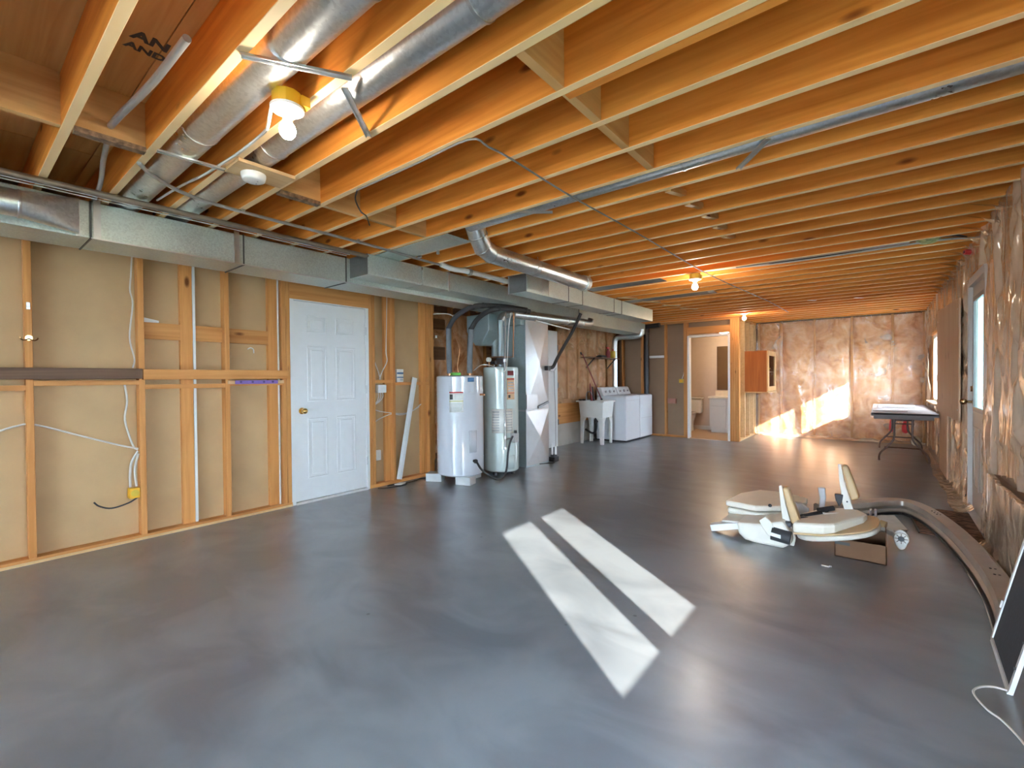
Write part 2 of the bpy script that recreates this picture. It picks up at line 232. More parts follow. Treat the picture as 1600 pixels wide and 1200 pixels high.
# ------------------------------------------------------------------ mesh helpers
WL = {}
def V(*a): return Vector(a)
class MB:
    def __init__(s): s.v = []; s.f = []
    def add(s, vs, fs):
        o = len(s.v); s.v += [Vector(p) for p in vs]; s.f += [tuple(i+o for i in f) for f in fs]; return s
    def box(s, x0, x1, y0, y1, z0, z1):
        if x0 > x1: x0, x1 = x1, x0
        if y0 > y1: y0, y1 = y1, y0
        if z0 > z1: z0, z1 = z1, z0
        return s.add([(x0,y0,z0),(x1,y0,z0),(x1,y1,z0),(x0,y1,z0),(x0,y0,z1),(x1,y0,z1),(x1,y1,z1),(x0,y1,z1)],
                     [(3,2,1,0),(4,5,6,7),(0,1,5,4),(1,2,6,5),(2,3,7,6),(3,0,4,7)])
    def bar(s, p, q, w, h, upv=(0,0,1)):
        p, q = Vector(p), Vector(q); d = (q-p).normalized(); u = Vector(upv)
        a = d.cross(u)
        if a.length < 1e-5: a = d.cross(Vector((1,0,0)))
        a.normalize(); u = a.cross(d); a *= w/2; u *= h/2
        vs = [p-a-u, p+a-u, p+a+u, p-a+u, q-a-u, q+a-u, q+a+u, q-a+u]
        return s.add(vs, [(0,1,2,3),(7,6,5,4),(0,4,5,1),(1,5,6,2),(2,6,7,3),(3,7,4,0)])
    def prism(s, pts, plane, a, b):
        def P(p, t): return {'xz': (p[0], t, p[1]), 'xy': (p[0], p[1], t), 'yz': (t, p[0], p[1])}[plane]
        n = len(pts); vs = [P(p, a) for p in pts] + [P(p, b) for p in pts]
        fs = [tuple(range(n)), tuple(range(2*n-1, n-1, -1))] + [(i, i+n, (i+1) % n + n, (i+1) % n) for i in range(n)]
        return s.add(vs, fs)
    def tube(s, path, r, n=8, caps=True, radii=None):
        path = [Vector(p) for p in path]; k = len(path); vs = []; prev = None
        for i, p in enumerate(path):
            d = (path[min(i+1, k-1)] - path[max(i-1, 0)]).normalized()
            if prev is None:
                a = d.cross(V(0,0,1))
                if a.length < 1e-3: a = d.cross(V(1,0,0))
            else:
                a = prev - d*prev.dot(d)
                if a.length < 1e-4: a = d.cross(V(0,0,1))
            a.normalize(); prev = a; b = d.cross(a); rr = radii[i] if radii else r
            vs += [p + (a*math.cos(t) + b*math.sin(t))*rr for t in [2*math.pi*j/n for j in range(n)]]
        fs = []
        for i in range(k-1):
            for j in range(n): fs.append((i*n+j, i*n+(j+1) % n, (i+1)*n+(j+1) % n, (i+1)*n+j))
        if caps: fs += [tuple(range(n-1, -1, -1)), tuple(range((k-1)*n, k*n))]
        return s.add(vs, fs)
    def cyl(s, p, q, r, n=16, r2=None): return s.tube([p, q], r, n, True, [r, r if r2 is None else r2])
    def lathe(s, prof, c=(0,0,0), n=24, axis='z'):
        vs = []
        for (r, h) in prof:
            for j in range(n):
                t = 2*math.pi*j/n; a, b = r*math.cos(t), r*math.sin(t)
                vs.append({'z': (c[0]+a, c[1]+b, c[2]+h), 'x': (c[0]+h, c[1]+a, c[2]+b), 'y': (c[0]+a, c[1]+h, c[2]+b)}[axis])
        k = len(prof); fs = []
        for i in range(k-1):
            for j in range(n): fs.append((i*n+j, i*n+(j+1) % n, (i+1)*n+(j+1) % n, (i+1)*n+j))
        fs += [tuple(range(n-1, -1, -1)), tuple(range((k-1)*n, k*n))]
        return s.add(vs, fs)
    def ball(s, c, r, n=14, sz=1.0):
        k = n//2; return s.lathe([(max(1e-4, r*math.sin(math.pi*i/k)), -r*sz*math.cos(math.pi*i/k)) for i in range(k+1)], c, n)
    def grid(s, nu, nv, fn, skip=None):
        o = len(s.v)
        for i in range(nu+1):
            for j in range(nv+1): s.v.append(Vector(fn(i/nu, j/nv)))
        for i in range(nu):
            for j in range(nv):
                if skip and skip((i+.5)/nu, (j+.5)/nv): continue
                a = o+i*(nv+1)+j; s.f.append((a, a+nv+1, a+nv+2, a+1))
        return s
    def build(s, name, mat, parent=None, bevel=0.0, smooth=None, label=None, solid=0.0, seg=2):
        lo = Vector([min(p[i] for p in s.v) for i in range(3)]); hi = Vector([max(p[i] for p in s.v) for i in range(3)])
        c = (lo+hi)/2
        me = bpy.data.meshes.new(name); me.from_pydata([p-c for p in s.v], [], s.f)
        import bmesh
        bm = bmesh.new(); bm.from_mesh(me); bmesh.ops.recalc_face_normals(bm, faces=bm.faces); bm.to_mesh(me); bm.free()
        me.materials.append(M[mat])
        if smooth is not None:
            me.polygons.foreach_set('use_smooth', [True]*len(me.polygons)); me.set_sharp_from_angle(angle=R(smooth))
        o = bpy.data.objects.new(name, me); C.objects.link(o)
        if parent is not None: o.parent = parent; o.location = c - WL[parent.name]
        else: o.location = c
        WL[o.name] = c
        if bevel:
            md = o.modifiers.new('bevel', 'BEVEL'); md.width = bevel; md.segments = seg; md.limit_method = 'ANGLE'; md.angle_limit = R(40)
        if solid:
            md = o.modifiers.new('solidify', 'SOLIDIFY'); md.thickness = solid; md.offset = 0
        if label: o['label'] = label
        return o
def tag(o, label, cat, group=None, kind=None):
    o['label'] = label; o['category'] = cat
    if group: o['group'] = group
    if kind: o['kind'] = kind
    return o
def thing(name, label, cat, loc, group=None, kind=None):
    o = bpy.data.objects.new(name, None); C.objects.link(o); o.location = loc; o.empty_display_size = 0.05
    WL[o.name] = Vector(loc); return tag(o, label, cat, group, kind)
def B(*a): return MB().box(*a)
def clone(o, loc, parent):
    c = o.copy(); C.objects.link(c); WL[c.name] = Vector(loc); c.parent = parent; c.location = Vector(loc) - (WL[parent.name] if parent else Vector()); return c
def smooth_path(pts, k=6):
    pts = [Vector(p) for p in pts]; out = []
    P = [pts[0]*2-pts[1]] + pts + [pts[-1]*2-pts[-2]]
    for i in range(1, len(P)-2):
        for j in range(k):
            t = j/k; a, b, c, d = P[i-1], P[i], P[i+1], P[i+2]
            out.append(0.5*((2*b) + (c-a)*t + (2*a-5*b+4*c-d)*t*t + (3*b-a-3*c+d)*t**3))
    out.append(pts[-1]); return out
def cable(name, pts, r, mat, label, cat='cable', n=6, k=5, group=None):
    return tag(MB().tube(smooth_path(pts, k), r, n).build(name, mat, smooth=50), label, cat, group)

# ================================================================== STRUCTURE
XS = -4.55      # face of the left studs
ZJ = 2.40       # underside of the joists
floor = tag(B(-6.1, 0.95, -4.3, 11.5, -0.12, 0).build('floor', 'floor'), 'polished grey concrete slab of the basement', 'floor', kind='structure')
tag(B(-30, 30, -30, 40, -0.30, -0.13).build('ground', 'ground'), 'ground outside the basement windows, darkened to limit bounced light', 'ground', kind='structure')

# ---- ceiling: subfloor sheets, joists, blocking
ceil = tag(B(-6.1, 0.95, -4.3, 11.5, 2.66, 2.72).build('ceiling', 'ply'), 'open joist ceiling under the plywood subfloor', 'ceiling', kind='structure')
sheet0 = None
for i in range(3):
    for j in range(13):
        x0, y0 = -6.05+i*2.30, -4.25+j*1.212
        if sheet0 is None: sheet0 = B(x0, x0+2.295, y0, y0+1.208, 2.637, 2.655).build('subfloor_panel', 'ply', ceil)
        else: clone(sheet0, (x0+1.1475, y0+0.604, 2.646), ceil)
JY = [2.49+0.303*k for k in range(-22, 29)]
j0 = None; joists = []
for y in JY:
    dx = random.uniform(-0.01, 0.01)
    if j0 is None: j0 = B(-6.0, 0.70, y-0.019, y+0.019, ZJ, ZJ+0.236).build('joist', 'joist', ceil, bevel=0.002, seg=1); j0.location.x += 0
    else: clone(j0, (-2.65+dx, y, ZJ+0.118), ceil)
def blocking(x, ks, mat='block_y', z0=ZJ+0.002, z1=ZJ+0.236, t=0.019):
    first = None
    for k in ks:
        y = 2.49+0.303*k+0.1515
        if first is None: first = B(x-t, x+t, y-0.1315, y+0.1315, z0, z1).build('blocking', mat, ceil)
        else: clone(first, (x+random.uniform(-0.012, 0.012), y, (z0+z1)/2), ceil)
blocking(-2.87, [-9, -8, -7, -4, -3, -2, -1])
blocking(-1.00, [-7, -4, -3, -2, -1])
for k, x in ((1, -1.02), (2, -1.00), (3, -0.98), (4, -0.99), (5, -1.0)):     # thin cross bridging further back
    y = 2.49+0.303*k+0.1515
    MB().bar((x, y-0.131, ZJ+0.01), (x+0.01, y+0.131, ZJ+0.06), 0.038, 0.038).build('bridging', 'block_y', ceil)
# stained wane edge (OSB strip) along the bottom of two blocks
for k in (-7, -4):
    y = 2.49+0.303*k+0.1515
    B(-2.888, -2.84, y-0.13, y+0.13, ZJ-0.012, ZJ+0.012).build('bottom_strip', 'osb', ceil)
# sister board beside one joist, knotty
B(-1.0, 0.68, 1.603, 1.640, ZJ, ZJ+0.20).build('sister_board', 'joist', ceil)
# lettering printed on the plywood
def text_mesh(body, size, name, mat, parent, loc, rot, ext=0.0005):
    cu = bpy.data.curves.new(name, 'FONT'); cu.body = body; cu.size = size; cu.extrude = ext; cu.align_x = 'CENTER'
    cu.offset = 0.004*size/0.1
    t = bpy.data.objects.new(name, cu); C.objects.link(t)
    me = bpy.data.meshes.new_from_object(t.evaluated_get(bpy.context.evaluated_depsgraph_get()))
    C.objects.unlink(t); bpy.data.objects.remove(t)
    me.materials.clear(); me.materials.append(M[mat])
    o = bpy.data.objects.new(name, me); C.objects.link(o); o.rotation_euler = rot
    if parent is not None: o.parent = parent; o.location = Vector(loc) - WL[parent.name]
    else: o.location = loc
    WL[o.name] = Vector(loc); return o
text_mesh('AN :', 0.085, 'stamp', 'ink', ceil, (-2.345, 0.575, 2.6355), (math.pi, 0, math.pi/2))
text_mesh('AND', 0.062, 'stamp', 'ink', ceil, (-2.425, 0.555, 2.6355), (math.pi, 0, math.pi/2))

# ---- left wall
wl = thing('wall_left', 'open stud wall with raw drywall backs along the left side', 'wall', (XS, 1, 0), kind='structure')
for (a, b) in ((-4.15, -1.64), (-1.63, -0.42), (-0.415, 1.30), (1.31, 2.075)): B(-4.652, -4.640, a, b, 0.0, ZJ).build('drywall_panel', 'drywall', wl)
B(-4.652, -4.640, 3.065, 3.985, 0.0, ZJ).build('drywall_panel', 'drywall', wl)
B(-4.652, -4.640, 2.08, 3.06, 2.13, ZJ).build('drywall_panel', 'drywall', wl)
B(-4.64, XS, -4.15, 2.165, 0.0, 0.038).build('bottom_plate', 'plate_y', wl); B(-4.64, XS, 3.055, 3.99, 0.0, 0.038).build('bottom_plate', 'plate_y', wl)
B(-4.555, XS+0.008, -4.15, 2.165, 0.0, 0.018).build('sill_strip', 'pale_y', wl)
B(-4.64, XS, -4.15, 4.03, 2.362, ZJ).build('top_plate', 'plate_y', wl)
s0 = B(-4.639, XS, 0.356, 0.394, 0.038, 2.362).build('stud', 'stud', wl, bevel=0.002, seg=1)
for y in (-3.6, -3.0, -2.4, -1.8, -1.2, -0.62, -0.22, 0.99, 1.60, 2.10, 2.142, 3.075, 3.118, 3.40): clone(s0, ((-4.639+XS)/2, y, 1.2), wl)
B(-4.639, -4.60, 1.262, 1.350, 0.038, 2.362).build('flat_stud', 'stud', wl); B(-4.639, -4.60, 1.972, 2.060, 0.038, 2.362).build('flat_stud', 'stud', wl)
B(-4.639, -4.60, 3.85, 3.935, 0.038, 2.362).build('flat_stud', 'stud', wl)
B(-4.639, -4.60, 3.30, 3.38, 0.038, 2.362).build('flat_stud', 'stud', wl)
B(-4.639, XS, 3.99, 4.028, 0.0, 2.362).build('end_stud', 'stud', wl); B(-4.75, -4.66, 3.99, 4.028, 0.0, 2.362).build('end_stud', 'stud', wl)
B(-4.639, XS, 3.945, 3.985, 0.038, 2.362).build('end_stud', 'stud', wl)
B(-4.639, -4.601, 1.009, 1.58, 1.595, 1.728).build('blocking', 'plate_y', wl); B(-4.639, -4.601, 1.62, 2.08, 1.595, 1.725).build('blocking', 'plate_y', wl)
for (a, b, z) in ((-0.2, 0.356, 1.195), (0.394, 0.971, 1.225), (1.009, 1.581, 1.19), (1.619, 2.081, 1.205), (3.137, 3.381, 1.21), (3.419, 3.945, 1.18)):
    B(-4.639, XS-0.002, a, b, z, z+0.036).build('blocking', 'plate_y', wl)
B(-4.639, XS, 2.161, 3.056, 2.10, 2.24).build('header', 'plate_y', wl); B(-4.639, XS, 2.161, 3.056, 2.062, 2.10).build('header', 'plate_y', wl)
B(-4.606, -4.595, 1.353, 1.372, 0.038, 2.3).build('drywall_edge_strip', 'white', wl)

# ---- alcove behind the water heaters and laundry side wall
alc = thing('wall_alcove', 'dark framed recess behind the water heaters', 'wall', (-5.45, 5.2, 0), kind='structure')
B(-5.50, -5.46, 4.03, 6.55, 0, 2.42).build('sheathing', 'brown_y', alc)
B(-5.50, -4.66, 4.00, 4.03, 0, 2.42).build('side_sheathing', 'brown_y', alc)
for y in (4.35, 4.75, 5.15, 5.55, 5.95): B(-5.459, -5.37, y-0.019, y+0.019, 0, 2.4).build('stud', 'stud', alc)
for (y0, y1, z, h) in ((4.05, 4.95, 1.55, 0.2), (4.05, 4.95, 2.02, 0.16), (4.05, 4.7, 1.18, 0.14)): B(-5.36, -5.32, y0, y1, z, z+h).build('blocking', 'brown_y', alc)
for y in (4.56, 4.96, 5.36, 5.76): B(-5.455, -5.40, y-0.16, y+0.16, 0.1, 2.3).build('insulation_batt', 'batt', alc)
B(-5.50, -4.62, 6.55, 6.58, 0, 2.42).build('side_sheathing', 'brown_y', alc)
wls = thing('wall_laundry_side', 'plastic covered insulated wall above a concrete footing behind the laundry tub', 'wall', (-4.7, 8.2, 0), kind='structure')
B(-4.80, -4.60, 7.03, 9.66, 0, 0.40).build('footing', 'found', wls)
B(-4.72, -4.615, 7.03, 9.66, 0.40, 0.86).build('plywood_strip', 'plate_y', wls)
B(-4.80, -4.76, 6.55, 9.66, 0.0, 2.42).build('sheathing', 'brown_y', wls)
for y in (7.06, 7.46, 7.86, 8.26, 8.66, 9.06, 9.46): B(-4.72, -4.62, y-0.019, y+0.019, 0.86, 2.4).build('stud', 'stud', wls)
for y in (7.26, 7.66, 8.06, 8.46, 8.86, 9.26): MB().grid(6, 20, lambda u, v, y=y: (-4.66+0.035*math.sin(math.pi*u)+0.015*noise.noise((u*3, v*9+y, 1)), y-0.17+0.34*u, 0.87+1.5*v)).build('insulation_batt', 'batt', wls, smooth=60)
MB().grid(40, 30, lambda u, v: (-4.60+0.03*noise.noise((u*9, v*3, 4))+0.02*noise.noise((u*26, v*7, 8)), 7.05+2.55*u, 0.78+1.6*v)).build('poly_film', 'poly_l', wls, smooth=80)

# ---- bathroom partition, facing the laundry
YB = 9.55
wb = thing('wall_bathroom', 'stud partition with bathroom doorway at the end of the laundry', 'wall', (-3.2, YB, 0), kind='structure')
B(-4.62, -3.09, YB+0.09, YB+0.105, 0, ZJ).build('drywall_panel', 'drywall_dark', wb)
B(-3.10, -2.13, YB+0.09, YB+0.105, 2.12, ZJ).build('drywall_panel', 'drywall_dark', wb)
for x in (-4.50, -4.05, -3.53, -3.13, -3.09, -2.243, -2.203, -2.163, -2.122): B(x-0.019, x+0.019, YB, YB+0.089, 0.0, 2.362).build('stud', 'stud', wb, bevel=0.002, seg=1)
B(-4.6, -3.07, YB, YB+0.089, 0.0, 0.038).build('bottom_plate', 'plate_x', wb); B(-4.6, -2.10, YB, YB+0.089, 2.362, ZJ).build('top_plate', 'plate_x', wb)
B(-3.07, -2.262, YB+0.01, YB+0.08, 2.12, 2.26).build('header', 'plate_x', wb)
# return wall with open studs
for y in (10.06, 10.46, 10.86, 11.05): B(-2.20, -2.103, y-0.019, y+0.019, 0.03, 2.362).build('stud', 'pale_y', wb, bevel=0.002, seg=1)
B(-2.20, -2.103, YB+0.09, 11.12, 2.362, ZJ).build('top_plate', 'plate_y', wb); B(-2.20, -2.103, YB+0.09, 11.12, 0, 0.03).build('bottom_plate', 'pale_y', wb)
B(-2.222, -2.205, YB+0.09, 11.15, 0, ZJ).build('drywall_panel', 'drywall', wb)
# ---- bathroom room
tag(B(-4.4, -2.225, YB+0.0, 11.32, 0.0005, 0.006).build('floor_bathroom', 'vinyl'), 'warm tan sheet floor inside the bathroom', 'floor', kind='structure')
tag(B(-4.5, -2.225, 11.28, 11.32, 0, 2.36).build('wall_bathroom_back', 'wall_b'), 'beige painted wall behind the toilet', 'wall', kind='structure')
tag(B(-4.5, -4.45, YB+0.11, 11.28, 0, 2.36).build('wall_bathroom_left', 'wall_b'), 'beige painted side wall inside the bathroom', 'wall', kind='structure')
tag(B(-2.240, -2.2235, YB+0.11, 11.28, 0, 2.36).build('wall_bathroom_right', 'wall_b'), 'beige painted wall behind the bathroom door jamb', 'wall', kind='structure')
tag(B(-4.5, -2.2235, YB+0.11, 11.28, 2.30, 2.36).build('ceiling_bathroom', 'ceil_b'), 'cream ceiling inside the bathroom', 'ceiling', kind='structure')
tag(B(-3.6, -2.25, 11.262, 11.279, 0.008, 0.10).build('baseboard_bathroom', 'vanity'), 'pale baseboard behind the toilet', 'baseboard', kind='structure')
d2 = thing('door_2', 'white framed open doorway into the bathroom', 'doorway', (-2.66, YB, 0), kind='structure')
B(-3.07, -3.035, YB-0.012, YB+0.12, 0, 2.09).build('jamb', 'white', d2); B(-2.30, -2.265, YB-0.012, YB+0.12, 0, 2.09).build('jamb', 'white', d2)
B(-3.035, -2.30, YB-0.012, YB+0.12, 2.055, 2.09).build('head_jamb', 'white', d2)

# ---- back wall: studs, batts, clear plastic
wk = thing('wall_back', 'insulated end wall under wrinkled clear plastic sheeting', 'wall', (-0.75, 11.2, 0), kind='structure')
B(-6.1, 0.95, 11.33, 11.42, -0.1, 2.72).build('sheathing', 'brown_y', wk)
YK = 11.10
for x in (-2.05, -1.63, -1.04, -0.43, 0.18, 0.62): B(x-0.019, x+0.019, YK+0.02, YK+0.16, 0, ZJ).build('stud', 'stud', wk)
xs = (-2.05, -1.63, -1.04, -0.43, 0.18, 0.62)
for i in range(5):
    a, b = xs[i]+0.02, xs[i+1]-0.02
    MB().grid(12, 34, lambda u, v, a=a, b=b, i=i: (a+(b-a)*u, YK+0.05-0.045*math.sin(math.pi*u)**0.5-0.02*noise.noise((u*3+i*7, v*8, 2)), 0.02+2.36*v)).build('insulation_batt', 'batt', wk, smooth=80)
FOLDS = [((-1.09, 1.86), (-1.12, 1.45)), ((-1.12, 1.45), (-1.24, 1.10)), ((-1.34, 1.06), (-1.22, 0.6)), ((-1.22, 0.6), (-1.16, 0.1)), ((0.19, 1.9), (0.05, 1.76)),
         ((0.17, 1.76), (0.07, 1.3)), ((0.07, 1.3), (0.02, 0.95)), ((0.50, 1.95), (0.37, 1.7)), ((0.37, 1.7), (0.33, 1.25)), ((-0.02, 1.78), (-0.06, 1.5)), ((-0.28, 0.87), (0.0, 0.75)), ((-1.66, 2.2), (-1.63, 0.4)), ((-0.43, 2.1), (-0.40, 1.1))]
def seg_d(px, pz, a, b):
    ax, az = a; bx, bz = b; t = max(0, min(1, ((px-ax)*(bx-ax)+(pz-az)*(bz-az))/((bx-ax)**2+(bz-az)**2)))
    return math.hypot(px-ax-t*(bx-ax), pz-az-t*(bz-az))
def film_back(u, v):
    x = -2.10+2.76*u; z = 2.40*v
    d = min(abs(x-s) for s in xs)
    y = YK+0.005 - 0.03*min(1, d/0.15)
    y += 0.028*noise.noise((x*2.2, z*1.3, 3.1)) + 0.016*noise.noise((x*7+z*1.5, z*2.2, 9.0)) - 0.045*max(0, 1-5.0*abs(noise.noise((x*2.1+0.6*z, z*0.9, 5.5)))) - 0.02*max(0, 1-5*abs(noise.noise((x*4.1-1.4*z, z*2.2, 8.5))))
    y -= 0.045*max(0, 1-min(seg_d(x, z, a, b) for a, b in FOLDS)/0.045)
    if z < 0.14: y -= 0.10*(0.14-z)/0.14
    return (x, min(y, YK+0.018), max(z, 0.004))
MB().grid(150, 110, film_back).build('poly_film', 'poly', wk, smooth=80)
MB().grid(60, 5, lambda u, v: (-2.08+2.7*u, YK-0.06-0.15*v-0.04*noise.noise((u*12, v*2, 0)), 0.006+(0.06*abs(noise.noise((u*16, v*3, 1)))+0.03*(1-v))*(1 if v < 0.99 else 0))).build('film_skirt', 'poly_f', wk, smooth=80)

# ---- near wall (behind the camera) with an unseen patio door added to let in sky light
wn = thing('wall_near', 'drywalled end wall around the added patio door', 'wall', (-2.5, -4.18, 0), kind='structure')
PX0, PX1, PZ = -2.7, 0.3, 2.1
B(-6.1, PX0, -4.25, -4.15, 0, 2.72).build('wall_section', 'drywall', wn); B(PX1, 0.95, -4.25, -4.15, 0, 2.72).build('wall_section', 'drywall', wn)
B(PX0, PX1, -4.25, -4.15, PZ, 2.72).build('wall_section', 'drywall', wn)
d4 = thing('door_sky_fill', 'unseen white sliding patio door added behind the camera for sky light', 'door', ((PX0+PX1)/2, -4.2, 0), kind='structure')
f = MB(); f.box(PX0, PX1, -4.23, -4.17, 0, 0.06); f.box(PX0, PX1, -4.23, -4.17, PZ-0.06, PZ); f.box(PX0, PX0+0.06, -4.23, -4.17, 0, PZ); f.box(PX1-0.06, PX1, -4.23, -4.17, 0, PZ)
mid = (PX0+PX1)/2; f.box(mid-0.05, mid+0.05, -4.23, -4.17, 0, PZ); f.build('frame', 'winw', d4)
B(PX0+0.06, mid-0.05, -4.203, -4.197, 0.06, PZ-0.06).build('pane', 'glass', d4); B(mid+0.05, PX1-0.06, -4.203, -4.197, 0.06, PZ-0.06).build('pane', 'glass', d4)
tag(B(0.90, 1.05, -12.0, -4.26, -0.13, 5.6).build('sun_blocker_wall', 'winw'), 'unseen pale wall added to keep sun off the patio door', 'wall', kind='structure')  # unseen wall added to block sun through the patio door
# far left enclosure (other side of the house)
tag(B(-6.12, -6.05, -4.3, 11.45, 0, 2.72).build('wall_outer_left', 'brown_y'), 'outer sheathing beyond the left stud wall', 'wall', kind='structure')

# ---- right wall: studs, batts, plastic, openings
XR = 0.66
wr = thing('wall_right', 'insulated outside wall under shiny wrinkled plastic sheeting', 'wall', (0.8, 5, 0), kind='structure')
OPEN = [(0.44, 1.53, 0.80, 1.90), (5.13, 6.07, 0.0, 2.14), (8.85, 10.33, 0.82, 1.90)]   # near window, door, far window
def in_open(y, z, g=0.0): return any(a-g < y < b+g and c-g < z < d+g for a, b, c, d in OPEN)
# sheathing pieces around the openings
ycuts = [-4.25, 0.44, 1.53, 5.13, 6.07, 8.85, 10.33, 11.42]
for i in range(len(ycuts)-1):
    a, b = ycuts[i], ycuts[i+1]; op = [o for o in OPEN if abs(o[0]-a) < 1e-6]
    if op:
        if op[0][2] > 0: B(0.80, 0.86, a, b, -0.1, op[0][2]).build('sheathing', 'brown_y', wr)
        B(0.80, 0.86, a, b, op[0][3], 2.72).build('sheathing', 'brown_y', wr)
    else: B(0.80, 0.86, a, b, -0.1, 2.72).build('sheathing', 'brown_y', wr)
B(0.70, 0.74, -4.2, 11.3, ZJ+0.002, 2.636).build('rim_board', 'plate_y', wr)
ys = [10.99, 10.37, 8.81, 8.2, 7.59, 6.98, 6.45, 6.10, 5.10, 4.55, 3.94, 3.33, 2.72, 2.11, 1.56, 0.41, -0.2, -0.81, -1.42, -2.03, -2.64, -3.25, -3.86]
for y in ys: B(0.68, 0.80, y-0.019, y+0.019, 0, ZJ).build('stud', 'stud', wr)
for i in range(len(ys)-1):
    b, a = ys[i]-0.02, ys[i+1]+0.02
    for (z0, z1) in ((0.02, 2.38),):
        ops = [o for o in OPEN if o[0] < (a+b)/2 < o[1]]
        spans = [(z0, z1)] if not ops else [(z0, ops[0][2]-0.04), (ops[0][3]+0.04, z1)]
        for (c, d) in spans:
            if d-c < 0.06: continue
            MB().grid(8, max(4, int((d-c)*12)), lambda u, v, a=a, b=b, c=c, d=d, i=i: (0.715-0.035*math.sin(math.pi*u)**0.5-0.015*noise.noise((u*3+i*5, v*8, 6)), a+(b-a)*u, c+(d-c)*v)).build('insulation_batt', 'batt_r', wr, smooth=80)
# lumber lining each rough opening
for (a, b, c, d) in OPEN:
    if c > 0: B(0.668, 0.80, a-0.03, b+0.03, c-0.036, c).build('rough_sill', 'plate_y', wr)
    B(0.668, 0.80, a-0.03, b+0.03, d, d+0.036).build('rough_head', 'plate_y', wr)
def ridge(q, k): return max(0.0, 1-k*abs(q))
def film_right(u, v):
    y = -4.15+15.23*u; z = 2.42*v
    d = min(abs(y-s) for s in ys)
    x = XR+0.008 - 0.032*min(1, d/0.14)
    x -= 0.034*ridge(noise.noise((y*1.7+z*1.1, z*0.8, 1.7)), 5.0) + 0.026*ridge(noise.noise((y*3.1-z*1.6, z*1.5, 11.7)), 5.0) + 0.014*ridge(noise.noise((y*7.0+z*1.9, z*1.3, 21.0)), 4.0)
    x += 0.018*noise.noise((y*2.4, z*1.1, 7.7))
    # folds fanning out from the corners beside the outside door
    for (cy_, cz_, n_, rad) in ((4.95, 0.45, 15, 1.5), (6.25, 0.25, 13, 1.1), (8.75, 0.5, 11, 0.9)):
        dy, dz = y-cy_, z-cz_; rr = math.hypot(dy, dz)
        if 0.05 < rr < rad: x -= 0.030*(1-rr/rad)*ridge(math.sin(math.atan2(dz, dy)*n_+1.2*noise.noise((y*2, z*2, 4))), 2.2)*min(1, rr/0.2)
    x = max(x, 0.645 if (y < 4.68 and z < 0.75) else 0.622)
    return (min(x, XR+0.015), y, max(z, 0.004))
MB().grid(640, 84, film_right, lambda u, v: in_open(-4.15+15.23*u, 2.42*v, 0.0)).build('poly_film', 'poly_r', wr, smooth=80)
# plastic lying on the floor along the far part of the wall
MB().grid(90, 8, lambda u, v: (0.655-0.16*v*(0.8+0.2*noise.noise((u*9, 0, 0))), 5.75+5.1*u, 0.005+0.022*abs(noise.noise((u*30, v*3, 5)))+0.05*(1-v)**4)).build('film_skirt', 'poly_f', wr, smooth=80)
# knee-high foundation ledge wrapped in plastic, near the door
led = thing('wall_right_ledge', 'low concrete foundation ledge wrapped in plastic right of the outside door', 'ledge', (0.63, 2.0, 0), kind='structure')
B(0.602, 0.668, -1.75, 4.60, 0, 0.535).build('footing', 'found', led)
B(0.60, 0.70, -1.75, 4.60, 0.536, 0.548).build('cap_board', 'darkboard', led)
def ledge_film(u, v):
    y = -1.7+6.33*u
    z = 0.004+0.543*min(1, v*1.12); x = 0.590+0.008*noise.noise((y*3, z*4, 1))-0.012*max(0, 1-3*abs(noise.noise((y*2+z*1.5, z, 4.4))))
    if z < 0.08: x -= 0.06*(0.08-z)/0.08
    if v > 0.93: x += (v-0.93)*0.35; z = 0.552
    return (min(x, 0.62) if v > 0.93 else min(x, 0.598), y, z)
MB().grid(150, 16, ledge_film).build('poly_film', 'poly_f', led, smooth=80)
MB().grid(6, 12, lambda u, v: (0.59+0.08*u, 4.625+0.012*noise.noise((u*5, v*5, 3)), 0.004+0.545*v)).build('end_film', 'poly_f', led, smooth=80)

# windows
def window(name, label, y0, y1, z0, z1, mull, frost_z=None):
    t = thing(name, label, 'window', (0.72, (y0+y1)/2, z0), kind='structure')
    xa, xb = 0.69, 0.73; e = 0.10
    f = MB(); f.box(xa, xb, y0-e, y1+e, z0-e, z0); f.box(xa, xb, y0-e, y1+e, z1, z1+e); f.box(xa, xb, y0-e, y0, z0, z1); f.box(xa, xb, y1, y1+e, z0, z1)
    f.box(xa, xb, mull[0], mull[1], z0, z1); f.build('frame', 'winw', t)
    for (a, b) in ((y0, mull[0]), (mull[1], y1)):
        if frost_z:
            B(0.708, 0.712, a, b, frost_z, z1).build('pane', 'glass', t); B(0.708, 0.712, a, b, z0, frost_z).build('added_frost_pane', 'frost_w', t)  # frosting added to stop direct sun through the lower glass
        else: B(0.708, 0.712, a, b, z0, z1).build('pane', 'glass', t)
    return t
window('window_2', 'white two-pane window near the camera', 0.507, 1.467, 0.868, 1.835, (0.945, 1.073))
wf = window('window_1', 'bright white framed window in the plastic covered wall above the folding table', 8.93, 10.25, 0.87, 1.84, (9.56, 9.64), 1.15)
B(0.60, 0.69, 8.87, 10.31, 0.815, 0.835).build('sill', 'pale_y', wf)

